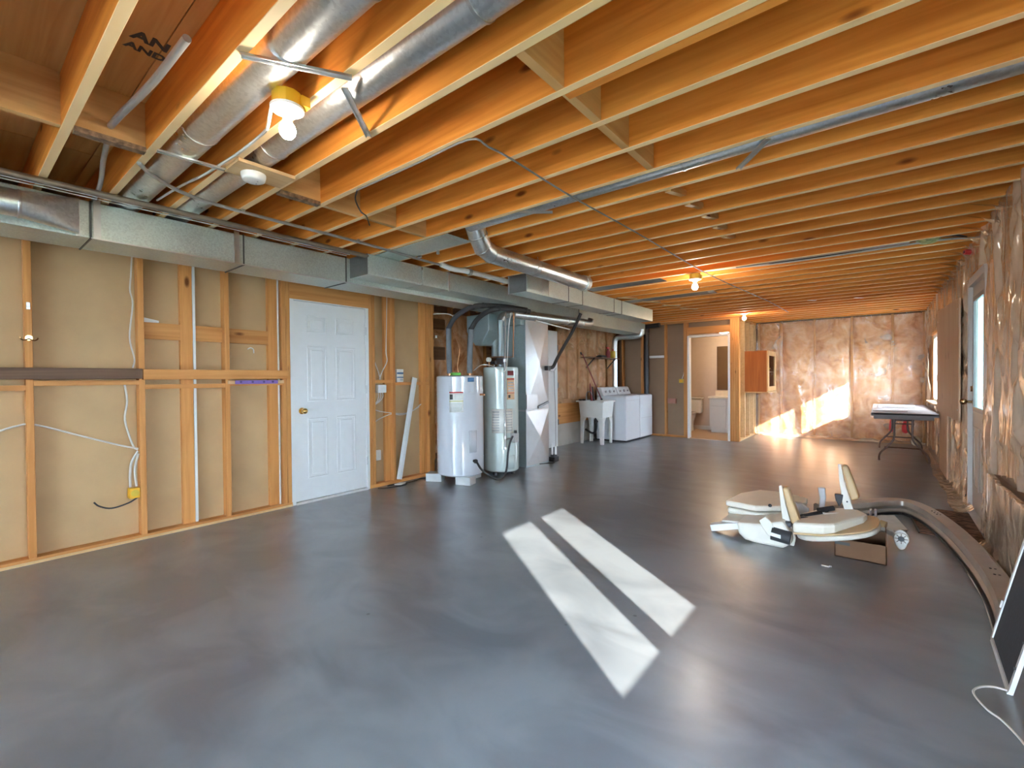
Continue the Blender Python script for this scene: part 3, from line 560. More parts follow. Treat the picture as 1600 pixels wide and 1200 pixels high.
# outside door
d3 = thing('door_3', 'taupe outside door with tall glass light in the plastic covered wall', 'door', (0.68, 5.6, 0), kind='structure')
DX0, DX1 = 0.672, 0.712
s = MB(); s.box(DX0, DX1, 5.19, 5.33, 0.02, 2.06); s.box(DX0, DX1, 5.87, 6.01, 0.02, 2.06); s.box(DX0, DX1, 5.33, 5.87, 0.02, 0.94); s.box(DX0, DX1, 5.33, 5.87, 1.93, 2.06)
slab = s.build('slab', 'rdoor', d3)
for (a, b) in ((5.30, 5.55), (5.65, 5.90)):
    p = MB(); p.box(DX0-0.006, DX0, a, b, 0.22, 0.245); p.box(DX0-0.006, DX0, a, b, 0.755, 0.78); p.box(DX0-0.006, DX0, a, a+0.03, 0.245, 0.755); p.box(DX0-0.006, DX0, b-0.03, b, 0.245, 0.755); p.box(DX0-0.004, DX0, a+0.05, b-0.05, 0.27, 0.73)
    p.build('panel_moulding', 'rdoor', slab, bevel=0.002, seg=1)
g = MB(); g.box(DX0-0.014, DX0, 5.31, 5.35, 0.92, 1.95); g.box(DX0-0.014, DX0, 5.85, 5.89, 0.92, 1.95); g.box(DX0-0.014, DX0, 5.35, 5.85, 0.92, 0.96); g.box(DX0-0.014, DX0, 5.35, 5.85, 1.91, 1.95); g.build('light_frame', 'trimd', d3)
B(0.688, 0.694, 5.33, 5.87, 0.94, 1.93).build('pane', 'frost', d3)  # frosting added so the door glass casts no sun patch
fr = MB(); fr.box(0.64, 0.76, 5.14, 5.188, 0, 2.10); fr.box(0.64, 0.76, 6.012, 6.06, 0, 2.10); fr.box(0.64, 0.76, 5.188, 6.012, 2.062, 2.13); fr.build('frame', 'rdoor', d3)
B(0.62, 0.76, 5.16, 6.04, 0.0, 0.02).build('threshold', 'alu', d3)
for z in (0.25, 1.05, 1.85): MB().cyl((0.660, 5.197, z-0.05), (0.660, 5.197, z+0.05), 0.010, 8).build('hinge', 'trimd', d3)
k = MB(); k.cyl((0.671, 5.95, 1.0), (0.62, 5.95, 1.0), 0.012, 10); k.ball((0.605, 5.95, 1.0), 0.028); k.cyl((0.671, 5.95, 1.0), (0.664, 5.95, 1.0), 0.034, 14); k.build('knob', 'bronze', d3, smooth=40)
k = MB(); k.cyl((0.671, 5.95, 1.12), (0.650, 5.95, 1.12), 0.026, 14); k.build('deadbolt', 'bronze', d3, smooth=40)

# six-panel interior door in the left wall
d1 = thing('door_1', 'closed white six-panel door in the left stud wall', 'door', (-4.56, 2.61, 0), kind='structure')
YD0, YD1 = 2.20, 3.02
slab = B(-4.600, -4.562, YD0+0.003, YD1-0.003, 0.028, 2.048).build('slab', 'doorw', d1)
for (a, b, c, d) in ((2.335, 2.548, 1.735, 1.915), (2.652, 2.880, 1.735, 1.915), (2.335, 2.548, 1.03, 1.60), (2.652, 2.880, 1.03, 1.60), (2.335, 2.548, 0.24, 0.86), (2.652, 2.880, 0.24, 0.86)):
    p = MB(); x0, x1 = -4.562, -4.5525
    p.box(x0, x1, a, b, c, c+0.018); p.box(x0, x1, a, b, d-0.018, d); p.box(x0, x1, a, a+0.018, c+0.018, d-0.018); p.box(x0, x1, b-0.018, b, c+0.018, d-0.018)
    p.box(x0, x0+0.008, a+0.042, b-0.042, c+0.042, d-0.042)
    p.build('raised_panel', 'doorw', slab, bevel=0.006, seg=2)
j = MB(); j.box(-4.64, -4.552, 2.162, YD0, 0, 2.052); j.box(-4.64, -4.552, YD1, 3.056, 0, 2.052); j.box(-4.64, -4.552, 2.162, 3.056, 2.052, 2.075); j.build('jamb', 'doorw', d1)
B(-4.62, -4.535, 2.20, 3.02, 0.0, 0.022).build('threshold', 'alu', d1)
k = MB(); k.cyl((-4.561, 2.275, 0.94), (-4.515, 2.275, 0.94), 0.012, 10); k.cyl((-4.561, 2.275, 0.94), (-4.553, 2.275, 0.94), 0.033, 16); k.ball((-4.50, 2.275, 0.94), 0.030); k.build('knob', 'brass', d1, smooth=40)
for z in (0.33, 1.14, 1.80): MB().cyl((-4.550, 3.018, z-0.045), (-4.550, 3.018, z+0.045), 0.008, 8).build('hinge', 'steel', d1)

# white door leaf beside the return duct
d5 = thing('door_5', 'flat white panel door half hidden by the shiny return duct', 'door', (-4.6, 6.8, 0), kind='structure')
slab = B(-4.618, -4.58, 6.30, 7.02, 0.01, 2.10).build('slab', 'doorw', d5)
for y in (6.80, 6.86, 6.92): B(-4.58, -4.577, y, y+0.012, 1.02, 1.45).build('groove_bead', 'white', slab)
B(-4.58, -4.577, 6.60, 7.0, 0.985, 1.0).build('rail_bead', 'white', slab); B(-4.58, -4.577, 6.60, 7.0, 1.45, 1.465).build('rail_bead', 'white', slab)
for z in (0.45, 1.12, 1.8): MB().cyl((-4.575, 7.03, z-0.05), (-4.575, 7.03, z+0.05), 0.012, 8).build('hinge', 'trimd', d5)

# ================================================================== DUCTWORK
ZD0, ZD1 = 2.157, 2.388
t = thing('supply_trunk', 'long galvanised rectangular duct running along the top of the left stud wall', 'duct', (-4.06, 3.8, ZD0))
secs = [-1.7, -0.7, 0.60, 1.49, 2.37, 4.35, 6.6, 9.35]
for i in range(len(secs)-1): B(-4.25, -3.88, secs[i]+0.002, secs[i+1]-0.002, ZD0, ZD1).build('duct_section', 'galv', t, bevel=0.006)
for y in secs[1:-1]:
    s = MB(); s.box(-4.256, -3.872, y-0.004, y+0.004, ZD0-0.006, ZD1+0.004); s.build('seam', 'seam', t)
for y in (0.63, 1.44): B(-3.878, -3.871, y-0.018, y+0.018, ZD0-0.004, ZD1+0.016).build('hanger_strap', 'steel', t)
B(-3.879, -3.868, 0.60, 2.37, ZD0-0.004, ZD0+0.004).build('edge_fold', 'steel', t); B(-3.879, -3.868, 2.37, 4.3, ZD0-0.006, ZD0+0.006).build('edge_fold', 'steel', t)
# round-to-flat transition on the near end
tr = thing('duct_transition', 'round galvanised pipe flattening into the near end of the left trunk duct', 'duct', (-3.84, 0.0, 2.2))
def loft(u, v):
    a = 2*math.pi*v; r = 0.075
    cx, cz = -3.80-0.05*u, 2.262+0.01*u
    rx, rz = r*(1-u)+0.02*u, r*(1-u)+0.108*u
    c, s = math.cos(a), math.sin(a); k = 1-0.7*u
    f = lambda q: math.copysign(abs(q)**k, q)
    return (cx+rx*f(c), 0.285+0.255*u, cz+rz*f(s))
MB().grid(8, 28, loft).build('transition', 'galv_pipe', tr, smooth=45)
MB().cyl((-3.80, -1.6, 2.262), (-3.80, 0.285, 2.262), 0.075, 24).build('pipe', 'galv_pipe', tr, smooth=45)
MB().lathe([(0.0755, -0.008), (0.080, -0.004), (0.080, 0.004), (0.0755, 0.008)], (-3.80, 0.285, 2.262), 24, 'y').build('joint_ring', 'steel', tr, smooth=60)
B(-3.885, -3.87, 0.53, 0.55, ZD0, ZD1-0.01).build('end_flange', 'steel', tr)
# bump-out section over the door
t = thing('bumpout_duct', 'wider galvanised duct box stepping out from the trunk above the white door', 'duct', (-3.75, 3.3, 2.2))
B(-3.885, -3.60, 2.42, 3.05, 2.20, 2.392).build('duct_section', 'galv', t, bevel=0.015); B(-3.885, -3.60, 3.055, 3.42, 2.20, 2.392).build('duct_section', 'galv', t, bevel=0.006); B(-3.885, -3.60, 3.43, 4.6, 2.20, 2.392).build('duct_section', 'galv', t, bevel=0.006)
B(-3.884, -3.602, 2.412, 2.419, 2.202, 2.390).build('end_cap', 'galv_dark', t, bevel=0.003)  # darker metal stands in for the dark reflection on this end
B(-3.602, -3.592, 3.40, 3.425, 2.19, 2.392).build('drive_cleat', 'steel', t)
# right hand trunk
t = thing('return_duct', 'pale galvanised rectangular duct hung from the joists beside the furnace area', 'duct', (-3.12, 5.8, 2.2))
secs = [4.0, 4.86, 5.20, 6.1, 6.35, 7.55]
for i in range(5): B(-3.24, -3.0, secs[i]+0.002, secs[i+1]-0.002, 2.195, 2.395).build('duct_section', 'galv', t, bevel=0.005)
for y in secs[1:-1]: B(-3.244, -2.996, y-0.004, y+0.004, 2.191, 2.397).build('seam', 'seam', t)
B(-3.236, -3.004, 3.992, 3.999, 2.20, 2.39).build('end_cap', 'galv_dark', t)
B(-3.25, -3.236, 3.985, 4.01, 2.19, 2.395).build('end_flange', 'steel', t)
for y in (4.3, 4.42): B(-2.999, -2.996, y, y+0.006, 2.197, 2.39).build('rib', 'steel', t)
# return drop
t = thing('return_drop', 'tall creased sheet metal return air duct standing on the floor by the water heaters', 'duct', (-4.1, 5.38, 0))
B(-4.38, -3.856, 5.10, 5.66, 0.0, 2.16).build('duct_body', 'galv_blue', t)
def crease(z0, z1):
    y0, y1, x = 5.102, 5.658, -3.853
    c = (x+0.045, (y0+y1)/2, (z0+z1)/2)
    return MB().add([(x, y0, z0), (x, y1, z0), (x, y1, z1), (x, y0, z1), c], [(0, 1, 4), (1, 2, 4), (2, 3, 4), (3, 0, 4), (3, 2, 1, 0)])
crease(0.02, 0.79).build('creased_panel', 'galv_shiny', t); crease(0.81, 2.10).build('creased_panel', 'galv_shiny', t)
B(-4.384, -3.848, 5.094, 5.664, 0.785, 0.806).build('joint_band', 'steel', t)
B(-3.852, -3.838, 5.10, 5.36, 0.82, 1.02).build('filter_door', 'galv_shiny', t); MB().bar((-3.83, 5.36, 0.83), (-3.83, 5.62, 0.90), 0.018, 0.03).build('filter_handle', 'galv_dark', t)
# round duct under the joists with elbow
t = thing('round_branch_duct', 'round galvanised duct hung below the joists with elbow rising into a bay', 'duct', (-2.6, 3.6, 2.3))
MB().cyl((-2.60, 3.08, 2.318), (-2.61, 4.52, 2.318), 0.078, 28).build('pipe', 'galv_pipe', t, smooth=45)
el = [(-2.60, 3.10, 2.318), (-2.595, 2.95, 2.318), (-2.575, 2.83, 2.345), (-2.54, 2.735, 2.41), (-2.52, 2.66, 2.50), (-2.515, 2.645, 2.58)]
MB().tube(el, 0.079, 24).build('elbow', 'galv_pipe', t, smooth=30)
for p, d in ((el[1], (0, 1, 0)), (el[2], (-.1, .9, -.4)), (el[3], (-.2, .7, -.7)), ((-2.605, 3.62, 2.318), (0, 1, 0))):
    d = Vector(d).normalized()*0.006; p = Vector(p); MB().cyl(p-d, p+d, 0.0825, 24).build('joint_ring', 'steel', t, smooth=40)
MB().cyl((-2.61, 4.52, 2.318), (-2.612, 4.60, 2.325), 0.086, 28).build('end_collar', 'galv_pipe', t, smooth=45)
for y in (3.55, 4.55): MB().tube([(-2.67, y, 2.40), (-2.695, y, 2.318), (-2.66, y, 2.245), (-2.60, y, 2.228), (-2.54, y, 2.245), (-2.512, y, 2.318), (-2.53, y, 2.40)], 0.003, 5).build('hanger_wire', 'steel', t)
# joist bay ducts
def bay_pipe(name, label, y, z, r, x0, x1, rings):
    t = thing(name, label, 'duct', ((x0+x1)/2, y, z-r))
    MB().cyl((x0, y, z), (x1, y, z), r, 28).build('pipe', 'galv_pipe', t, smooth=45)
    for x in rings: MB().cyl((x-0.006, y, z), (x+0.006, y, z), r+0.004, 28).build('joint_ring', 'steel', t, smooth=45)
    return t
bay_pipe('bay_duct', 'round galvanised duct in the joist bay left of the yellow light box', 0.795, 2.478, 0.088, -4.05, 0.4, (-2.55, -1.2))
bay_pipe('bay_duct', 'round galvanised duct in the joist bay behind the lit bulb and smoke detector', 1.095, 2.482, 0.080, -4.05, 0.4, (-2.45, -1.0))
bay_pipe('bay_duct', 'long narrow blue-grey duct hugging a joist across to the right wall', 2.595, 2.462, 0.062, -2.50, 0.66, (-0.85,))
t = thing('panned_bay', 'flat sheet metal panning nailed under a joist bay above the trunk duct', 'duct', (-3.2, 2.64, 2.4))
B(-3.85, -2.66, 2.51, 2.775, 2.392, 2.398).build('sheet', 'galv', t); MB().bar((-2.72, 2.51, 2.394), (-2.72, 2.775, 2.394), 0.03, 0.008).build('edge_fold', 'steel', t); B(-3.10, -3.08, 2.79, 2.81, 2.37, 2.40).build('tab', 'steel', t)
t = thing('panned_bay', 'dull sheet metal panning in a far joist bay above the laundry', 'duct', (-2.6, 6.58, 2.4))
B(-3.5, -1.75, 6.45, 6.70, 2.404, 2.408).build('sheet', 'galv_dark', t); B(-1.82, -1.74, 6.50, 6.58, 2.398, 2.404).build('bright_tab', 'steel', t)
t = thing('panned_bay', 'dull sheet metal panning in the bay with white cables', 'duct', (-1.0, 5.36, 2.4))
B(-3.0, -2.0, 5.24, 5.48, 2.404, 2.408).build('sheet', 'galv_dark', t); B(-1.2, 0.2, 5.24, 5.36, 2.414, 2.418).build('sheet', 'galv_dark', t)
# flat metal straps under pipes
def strap(p, q, label):
    t = MB(); p, q = Vector(p), Vector(q); t.bar(p, q, 0.026, 0.003); 
    for s in (-1, 1):
        d = (q-p).normalized().cross(V(0,0,1))*0.012*s; t.bar(p+d-V(0,0,.004), q+d-V(0,0,.004), 0.003, 0.009)
    return tag(t.build('metal_strap', 'steel'), label, 'strap', 'metal straps under the joists')
strap((-1.745, 0.67, 2.393), (-1.555, 0.985, 2.393), 'thin metal strap under the duct above the yellow light box')
strap((-1.63, 1.0, 2.392), (-1.87, 1.27, 2.392), 'thin metal strap hanging under the duct right of the lit bulb')
strap((-0.42, 2.50, 2.392), (-0.60, 2.72, 2.38), 'thin metal strap crossing the long blue-grey duct')
strap((-1.93, 2.50, 2.392), (-1.74, 2.62, 2.385), 'thin metal strap beside the round duct elbow')
strap((-2.78, 0.68, 2.392), (-2.75, 0.98, 2.39), 'thin metal rod under the duct in the left joist bay')
# flue and small ducts round the heaters
t = thing('flue_vent', 'shiny round vent pipe running back below the trunk duct', 'duct', (-3.75, 5.8, 2.0))
MB().cyl((-3.93, 4.65, 1.42), (-3.93, 4.65, 2.02), 0.038, 20).build('riser', 'galv_blue', t, smooth=45)
MB().tube(smooth_path([(-3.93, 4.65, 2.02), (-3.92, 4.70, 2.09), (-3.86, 4.82, 2.12)], 4), 0.048, 20).build('elbow', 'galv_pipe', t, smooth=35)
MB().cyl((-3.86, 4.82, 2.12), (-3.70, 6.55, 2.135), 0.062, 24).build('pipe', 'galv_pipe', t, smooth=45)
for y in (5.25, 6.0, 6.4): 
    x = -3.86+(y-4.82)/1.73*0.16; MB().cyl((x, y-0.008, 2.127), (x, y+0.008, 2.127), 0.066, 24).build('joint_ring', 'steel', t, smooth=45)
MB().tube(smooth_path([(-3.70, 6.55, 2.135), (-3.69, 6.63, 2.15), (-3.68, 6.66, 2.2)], 4), 0.062, 20).build('end_elbow', 'galv_pipe', t, smooth=35)
B(-4.36, -3.87, 5.02, 5.095, 1.99, 2.11).build('collar_box', 'galv_blue', t, bevel=0.01)
t = thing('furnace_offset_duct', 'dark angled sheet metal duct dropping from the trunk behind the tanks', 'duct', (-4.35, 4.8, 1.6))
MB().prism([(-4.62, 2.15), (-4.20, 2.15), (-4.20, 1.92), (-4.34, 1.72), (-4.46, 1.72), (-4.62, 1.92)], 'xz', 4.72, 5.05).build('duct_body', 'galv_blue', t, bevel=0.01)
tag(MB().cyl((-4.32, 4.98, 1.55), (-4.32, 4.98, 2.15), 0.045, 16).build('vertical_vent', 'galv_blue', smooth=45), 'slim grey vent pipe rising behind the second water heater', 'pipe')

# black pipe with elbow, sump
t = thing('insulated_line', 'black insulated pipe slanting down to the shiny return duct', 'pipe', (-4.1, 5.95, 1.4))
MB().tube(smooth_path([(-3.62, 6.22, 2.25), (-3.72, 6.14, 1.98), (-3.78, 5.90, 1.66), (-3.79, 5.79, 1.53), (-3.80, 5.73, 1.44), (-3.80, 5.68, 1.41), (-3.80, 5.58, 1.40)], 6), 0.026, 10).build('pipe', 'foam_d', t, smooth=50)
B(-3.848, -3.775, 5.53, 5.60, 1.365, 1.43).build('bracket', 'black', t); MB().tube(smooth_path([(-3.80, 5.60, 1.36), (-3.79, 5.70, 1.35), (-3.78, 5.76, 1.40)], 4), 0.007, 6).build('copper_line', 'steel', t)
t = thing('pvc_vent_line', 'thin white plastic pipe slanting under the shiny vent pipe', 'pipe', (-3.7, 5.6, 2.05)); MB().cyl((-3.66, 5.08, 2.035), (-3.66, 5.95, 1.985), 0.010, 10).build('pipe', 'plastic', t, smooth=45); MB().cyl((-3.66, 5.07, 2.036), (-3.66, 5.10, 2.034), 0.014, 10).build('coupling', 'plastic', t, smooth=45)
t = thing('condensate_pump', 'small black condensate pump with white pipe at the foot of the return duct', 'pump', (-3.83, 5.74, 0))
B(-3.89, -3.78, 5.70, 5.82, 0.0, 0.07).build('tank', 'black', t, bevel=0.008); B(-3.87, -3.80, 5.72, 5.80, 0.07, 0.10).build('lid', 'rubber', t, bevel=0.004)
MB().cyl((-3.85, 5.74, 0.10), (-3.85, 5.74, 0.26), 0.012, 10).build('drain_pipe', 'plastic', t, smooth=45); MB().cyl((-3.81, 5.78, 0.10), (-3.81, 5.78, 0.22), 0.016, 10).build('drain_pipe', 'plastic', t, smooth=45)
cable('clear_hose', [(-3.82, 5.79, 0.22), (-3.81, 5.78, 0.7), (-3.80, 5.74, 1.1), (-3.79, 5.72, 1.36)], 0.005, 'cable_g', 'thin grey hose climbing from the condensate pump', 'hose')
cable('pump_cord', [(-3.80, 5.70, 0.03), (-3.74, 5.62, 0.008), (-3.80, 5.50, 0.008), (-3.84, 5.40, 0.01)], 0.006, 'black', 'black cord on the floor in front of the return duct')

# ================================================================== WATER HEATERS
cx, cy = -4.02, 3.98
blk = []
for (x, y, lab, a) in ((-4.28, 3.80, 'left concrete block under the front white water heater', 0.5), (-3.84, 3.88, 'right concrete block under the front white water heater', 0.3), (-4.05, 4.2, 'rear concrete block under the front white water heater', 0.1)):
    c, s = math.cos(a), math.sin(a); hx, hy = 0.10, 0.075
    pts = [(x+c*u-s*v, y+s*u+c*v) for u, v in ((-hx, -hy), (hx, -hy), (hx, hy), (-hx, hy))]
    tag(MB().prism(pts, 'xy', 0, 0.098).build('concrete_block', 'block', bevel=0.006), lab, 'block', 'blocks under the water heater')
t = thing('water_heater', 'large glossy white electric water heater standing on concrete blocks', 'water heater', (cx, cy, 0.1))
r = 0.285
MB().lathe([(0.02, 0.10), (r-0.02, 0.10), (r, 0.115), (r, 1.275), (r-0.012, 1.287), (r-0.02, 1.29), (0.02, 1.295)], (cx, cy, 0), 48).build('tank', 'enamel', t, smooth=35)
def on_cyl(cx, cy, r, a0, a1, z0, z1, off, n=8):
    g = MB(); g.grid(n, 1, lambda u, v: (cx+(r+off)*math.cos(a0+(a1-a0)*u), cy+(r+off)*math.sin(a0+(a1-a0)*u), z0+(z1-z0)*v)); return g
A0 = math.atan2(-cy, -cx)      # towards the viewer's side of the room
def lbl(a, b, z0, z1, name, mat, parent, r=r, cx=cx, cy=cy, off=0.0015): return on_cyl(cx, cy, r, A0+a, A0+b, z0, z1, off).build(name, mat, parent, smooth=60, solid=0.001)
l = lbl(-0.45, 0.13, 0.86, 1.10, 'warning_label', 'lab', t); lbl(-0.45, 0.13, 1.085, 1.10, 'red_band', 'red', l, off=0.003); lbl(-0.45, 0.13, 0.985, 0.995, 'yellow_band', 'lab_y', l, off=0.003)
lbl(-0.43, -0.30, 1.01, 1.07, 'pictogram', 'ink', l, off=0.003); 
for i in range(5): lbl(-0.22, 0.10, 1.012+i*0.014, 1.017+i*0.014, 'text_line', 'ink_g', l, off=0.003)
for i in range(6): lbl(-0.40, 0.08, 0.875+i*0.017, 0.880+i*0.017, 'text_line', 'ink_g', l, off=0.003)
lbl(0.32, 0.62, 1.215, 1.265, 'maker_badge', 'blue', t); lbl(0.36, 0.60, 1.09, 1.098, 'text_line', 'ink_g', t); lbl(0.36, 0.60, 1.065, 1.070, 'text_line', 'ink_g', t)
p = lbl(0.36, 0.72, 0.38, 0.64, 'access_cover', 'enamel', t, off=0.004)
a = A0+0.58; vx, vy = cx+r*math.cos(a), cy+r*math.sin(a)
k = MB(); k.cyl((vx, vy, 0.28), (vx+0.05*math.cos(a), vy+0.05*math.sin(a), 0.28), 0.018, 12); k.cyl((vx+0.03*math.cos(a), vy+0.03*math.sin(a), 0.28), (vx+0.045*math.cos(a), vy+0.045*math.sin(a), 0.28), 0.026, 12); k.build('drain_valve', 'black', t, smooth=45)
for dx, dy in ((-0.16, -0.02), (0.05, 0.12)): MB().cyl((cx+dx, cy+dy, 1.29), (cx+dx, cy+dy, 1.34), 0.018, 10).build('nipple', 'copper', t)
a2 = A0+1.0; k = MB(); k.cyl((cx+r*math.cos(a2), cy+r*math.sin(a2), 1.06), (cx+(r+0.06)*math.cos(a2), cy+(r+0.06)*math.sin(a2), 1.06), 0.012, 8); k.build('relief_valve', 'copper', t)
cable('drain_hose', [(vx+0.05*math.cos(a), vy+0.05*math.sin(a), 0.28), (-3.70, 4.02, 0.16), (-3.62, 4.14, 0.05), (-3.63, 4.28, 0.02), (-3.64, 4.40, 0.10), (-3.65, 4.45, 0.32), (-3.66, 4.52, 0.47), (-3.68, 4.62, 0.52), (-3.69, 4.70, 0.50)], 0.013, 'rubber', 'black drain hose looping between the two water heaters', 'hose', 8)
tag(MB().prism([(-4.23, 3.98), (-4.10, 3.93), (-4.05, 4.03), (-4.18, 4.10)], 'xy', 1.293, 1.33).build('green_pad', 'green', bevel=0.01), 'bright green pad lying on the front water heater', 'pad')
# foam covered water lines
t = thing('insulated_pipe', 'left grey foam covered water pipe arching up from the front water heater', 'pipe', (-4.18, 3.96, 1.3))
MB().tube(smooth_path([(-4.18, 3.96, 1.32), (-4.19, 3.96, 1.6), (-4.20, 3.97, 1.88)], 4), 0.034, 12).build('foam_sleeve', 'foam', t, smooth=50)
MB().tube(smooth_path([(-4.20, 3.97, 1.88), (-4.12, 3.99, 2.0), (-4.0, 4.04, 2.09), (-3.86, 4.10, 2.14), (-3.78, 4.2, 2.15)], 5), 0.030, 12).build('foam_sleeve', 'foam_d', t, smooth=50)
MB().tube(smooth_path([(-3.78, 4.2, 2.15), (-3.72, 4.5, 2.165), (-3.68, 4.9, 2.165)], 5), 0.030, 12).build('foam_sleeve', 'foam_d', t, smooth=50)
for p in ((-4.20, 3.97, 1.88), (-3.80, 4.17, 2.148)): MB().ball(p, 0.036, 10).build('tape_joint', 'black', t, smooth=60)
t = thing('insulated_pipe', 'right grey foam covered water pipe arching up from the front water heater', 'pipe', (-3.97, 4.10, 1.3))
MB().tube(smooth_path([(-3.97, 4.10, 1.32), (-3.96, 4.10, 1.6), (-3.94, 4.10, 1.86)], 4), 0.036, 12).build('foam_sleeve', 'foam', t, smooth=50)
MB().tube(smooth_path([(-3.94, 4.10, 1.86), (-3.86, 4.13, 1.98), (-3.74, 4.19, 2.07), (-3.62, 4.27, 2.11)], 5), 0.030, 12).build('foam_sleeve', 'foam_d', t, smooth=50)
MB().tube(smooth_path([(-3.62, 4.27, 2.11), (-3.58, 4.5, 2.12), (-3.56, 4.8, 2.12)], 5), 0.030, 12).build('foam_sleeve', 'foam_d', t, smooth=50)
for p in ((-3.94, 4.10, 1.86), (-3.63, 4.265, 2.108), (-3.565, 4.72, 2.12)): MB().ball(p, 0.036, 10).build('tape_joint', 'black', t, smooth=60)
cable('control_wire', [(-4.16, 4.0, 1.88), (-4.10, 4.02, 1.72), (-4.07, 4.03, 1.6), (-4.10, 4.02, 1.42), (-4.09, 4.03, 1.33)], 0.005, 'copper', 'thin copper wire hanging between the foam covered pipes')
cable('white_cable', [(-3.92, 4.12, 1.35), (-3.87, 4.2, 1.42), (-3.80, 4.30, 1.415), (-3.74, 4.40, 1.36), (-3.72, 4.45, 1.34), (-3.70, 4.50, 1.42), (-3.69, 4.53, 1.9), (-3.66, 4.55, 2.09)], 0.006, 'cable', 'white cable looping from the front heater up past the second heater')
# second heater
cx2, cy2, r2 = -3.93, 4.65, 0.232
t = thing('water_heater', 'narrow greenish white gas water heater behind the front one', 'water heater', (cx2, cy2, 0.0))
MB().lathe([(0.02, 0.045), (r2-0.015, 0.045), (r2, 0.06), (r2, 1.385), (r2-0.012, 1.40), (0.05, 1.41)], (cx2, cy2, 0), 44).build('tank', 'enamel_g', t, smooth=35)
for a in (0.2, 1.7, 3.3, 4.9): MB().cyl((cx2+0.17*math.cos(a), cy2+0.17*math.sin(a), 0), (cx2+0.17*math.cos(a), cy2+0.17*math.sin(a), 0.05), 0.03, 10).build('foot', 'black', t)
h = MB(); h.lathe([(0.10, 1.44), (0.08, 1.47), (0.048, 1.52)], (cx2, cy2, 0), 20); 
for a in (0, 2.1, 4.2): h.cyl((cx2+0.09*math.cos(a), cy2+0.09*math.sin(a), 1.40), (cx2+0.09*math.cos(a), cy2+0.09*math.sin(a), 1.445), 0.005, 6)
h.build('draft_hood', 'galv_dark', t, smooth=45)
A2 = math.atan2(-cy2, -cx2)
def lb2(a, b, z0, z1, name, mat, parent, off=0.0015): return on_cyl(cx2, cy2, r2, A2+a, A2+b, z0, z1, off).build(name, mat, parent, smooth=60, solid=0.001)
lb2(0.38, 0.80, 1.29, 1.35, 'maker_badge', 'red_d', t); l = lb2(0.34, 0.85, 0.98, 1.26, 'warning_label', 'lab_o', t)
lb2(0.34, 0.85, 1.235, 1.25, 'text_line', 'red', l, 0.003); lb2(0.34, 0.85, 1.06, 1.068, 'text_line', 'red', l, 0.003)
for i in range(4): lb2(0.42, 0.78, 1.085+i*0.035, 1.10+i*0.035, 'text_line', 'ink_g', l, 0.003)
lb2(0.42, 0.55, 1.0, 1.04, 'pictogram', 'ink', l, 0.003)
l = lb2(-0.55, 0.7, 0.55, 0.86, 'rating_plate', 'lab', t)
for i in range(8): lb2(-0.5, -0.1, 0.58+i*0.034, 0.59+i*0.034, 'text_line', 'ink_g', l, 0.003); lb2(0.15, 0.65, 0.58+i*0.034, 0.59+i*0.034, 'text_line', 'ink_g', l, 0.003)
a = A2+0.72; gx, gy = cx2+(r2+0.03)*math.cos(a), cy2+(r2+0.03)*math.sin(a)
B(gx-0.04, gx+0.04, gy-0.04, gy+0.04, 0.43, 0.55).build('gas_valve', 'greyp', t, bevel=0.006); MB().cyl((gx+0.03, gy-0.02, 0.55), (gx+0.03, gy-0.02, 0.585), 0.02, 10).build('dial', 'rubber', t)
lb2(0.38, 0.80, 0.08, 0.26, 'burner_cover', 'enamel_g', t, 0.006)
MB().tube([(gx+0.02, gy, 0.43), (gx+0.03, gy, 0.3), (gx+0.02, gy, 0.18)], 0.004, 6).build('pilot_tube', 'steel', t)
ga = A2+0.20; px_, py_ = cx2+(r2+0.03)*math.cos(ga), cy2+(r2+0.03)*math.sin(ga)
t = thing('gas_pipe', 'vertical grey gas pipe strapped to the front of the second water heater', 'pipe', (px_, py_, 0.35))
MB().cyl((px_, py_, 0.36), (px_, py_, 1.50), 0.014, 10).build('pipe', 'conduit', t, smooth=45); MB().cyl((px_, py_, 1.50), (px_-0.06, py_+0.10, 2.1), 0.012, 10).build('pipe', 'conduit', t, smooth=45)
for z in (0.36, 0.5, 0.66, 1.48): MB().cyl((px_, py_, z-0.018), (px_, py_, z+0.018), 0.021, 10).build('fitting', 'steel', t, smooth=45)
MB().cyl((px_, py_, 0.47), (gx, gy, 0.49), 0.012, 10).build('branch', 'conduit', t, smooth=45)
t = thing('water_lines', 'copper water lines and valve above the second water heater', 'pipe', (-3.8, 4.65, 1.4))
MB().tube([(-4.05, 4.56, 1.41), (-4.05, 4.56, 1.52), (-3.98, 4.50, 1.53), (-3.80, 4.52, 1.53), (-3.74, 4.68, 1.53), (-3.74, 4.70, 2.12)], 0.009, 8).build('copper_pipe', 'copper', t, smooth=45)
MB().cyl((-3.99, 4.50, 1.50), (-3.99, 4.46, 1.50), 0.03, 10).build('valve_wheel', 'lab', t); MB().cyl((-3.97, 4.52, 1.46), (-3.88, 4.50, 1.46), 0.022, 10).build('valve_body', 'rubber', t)

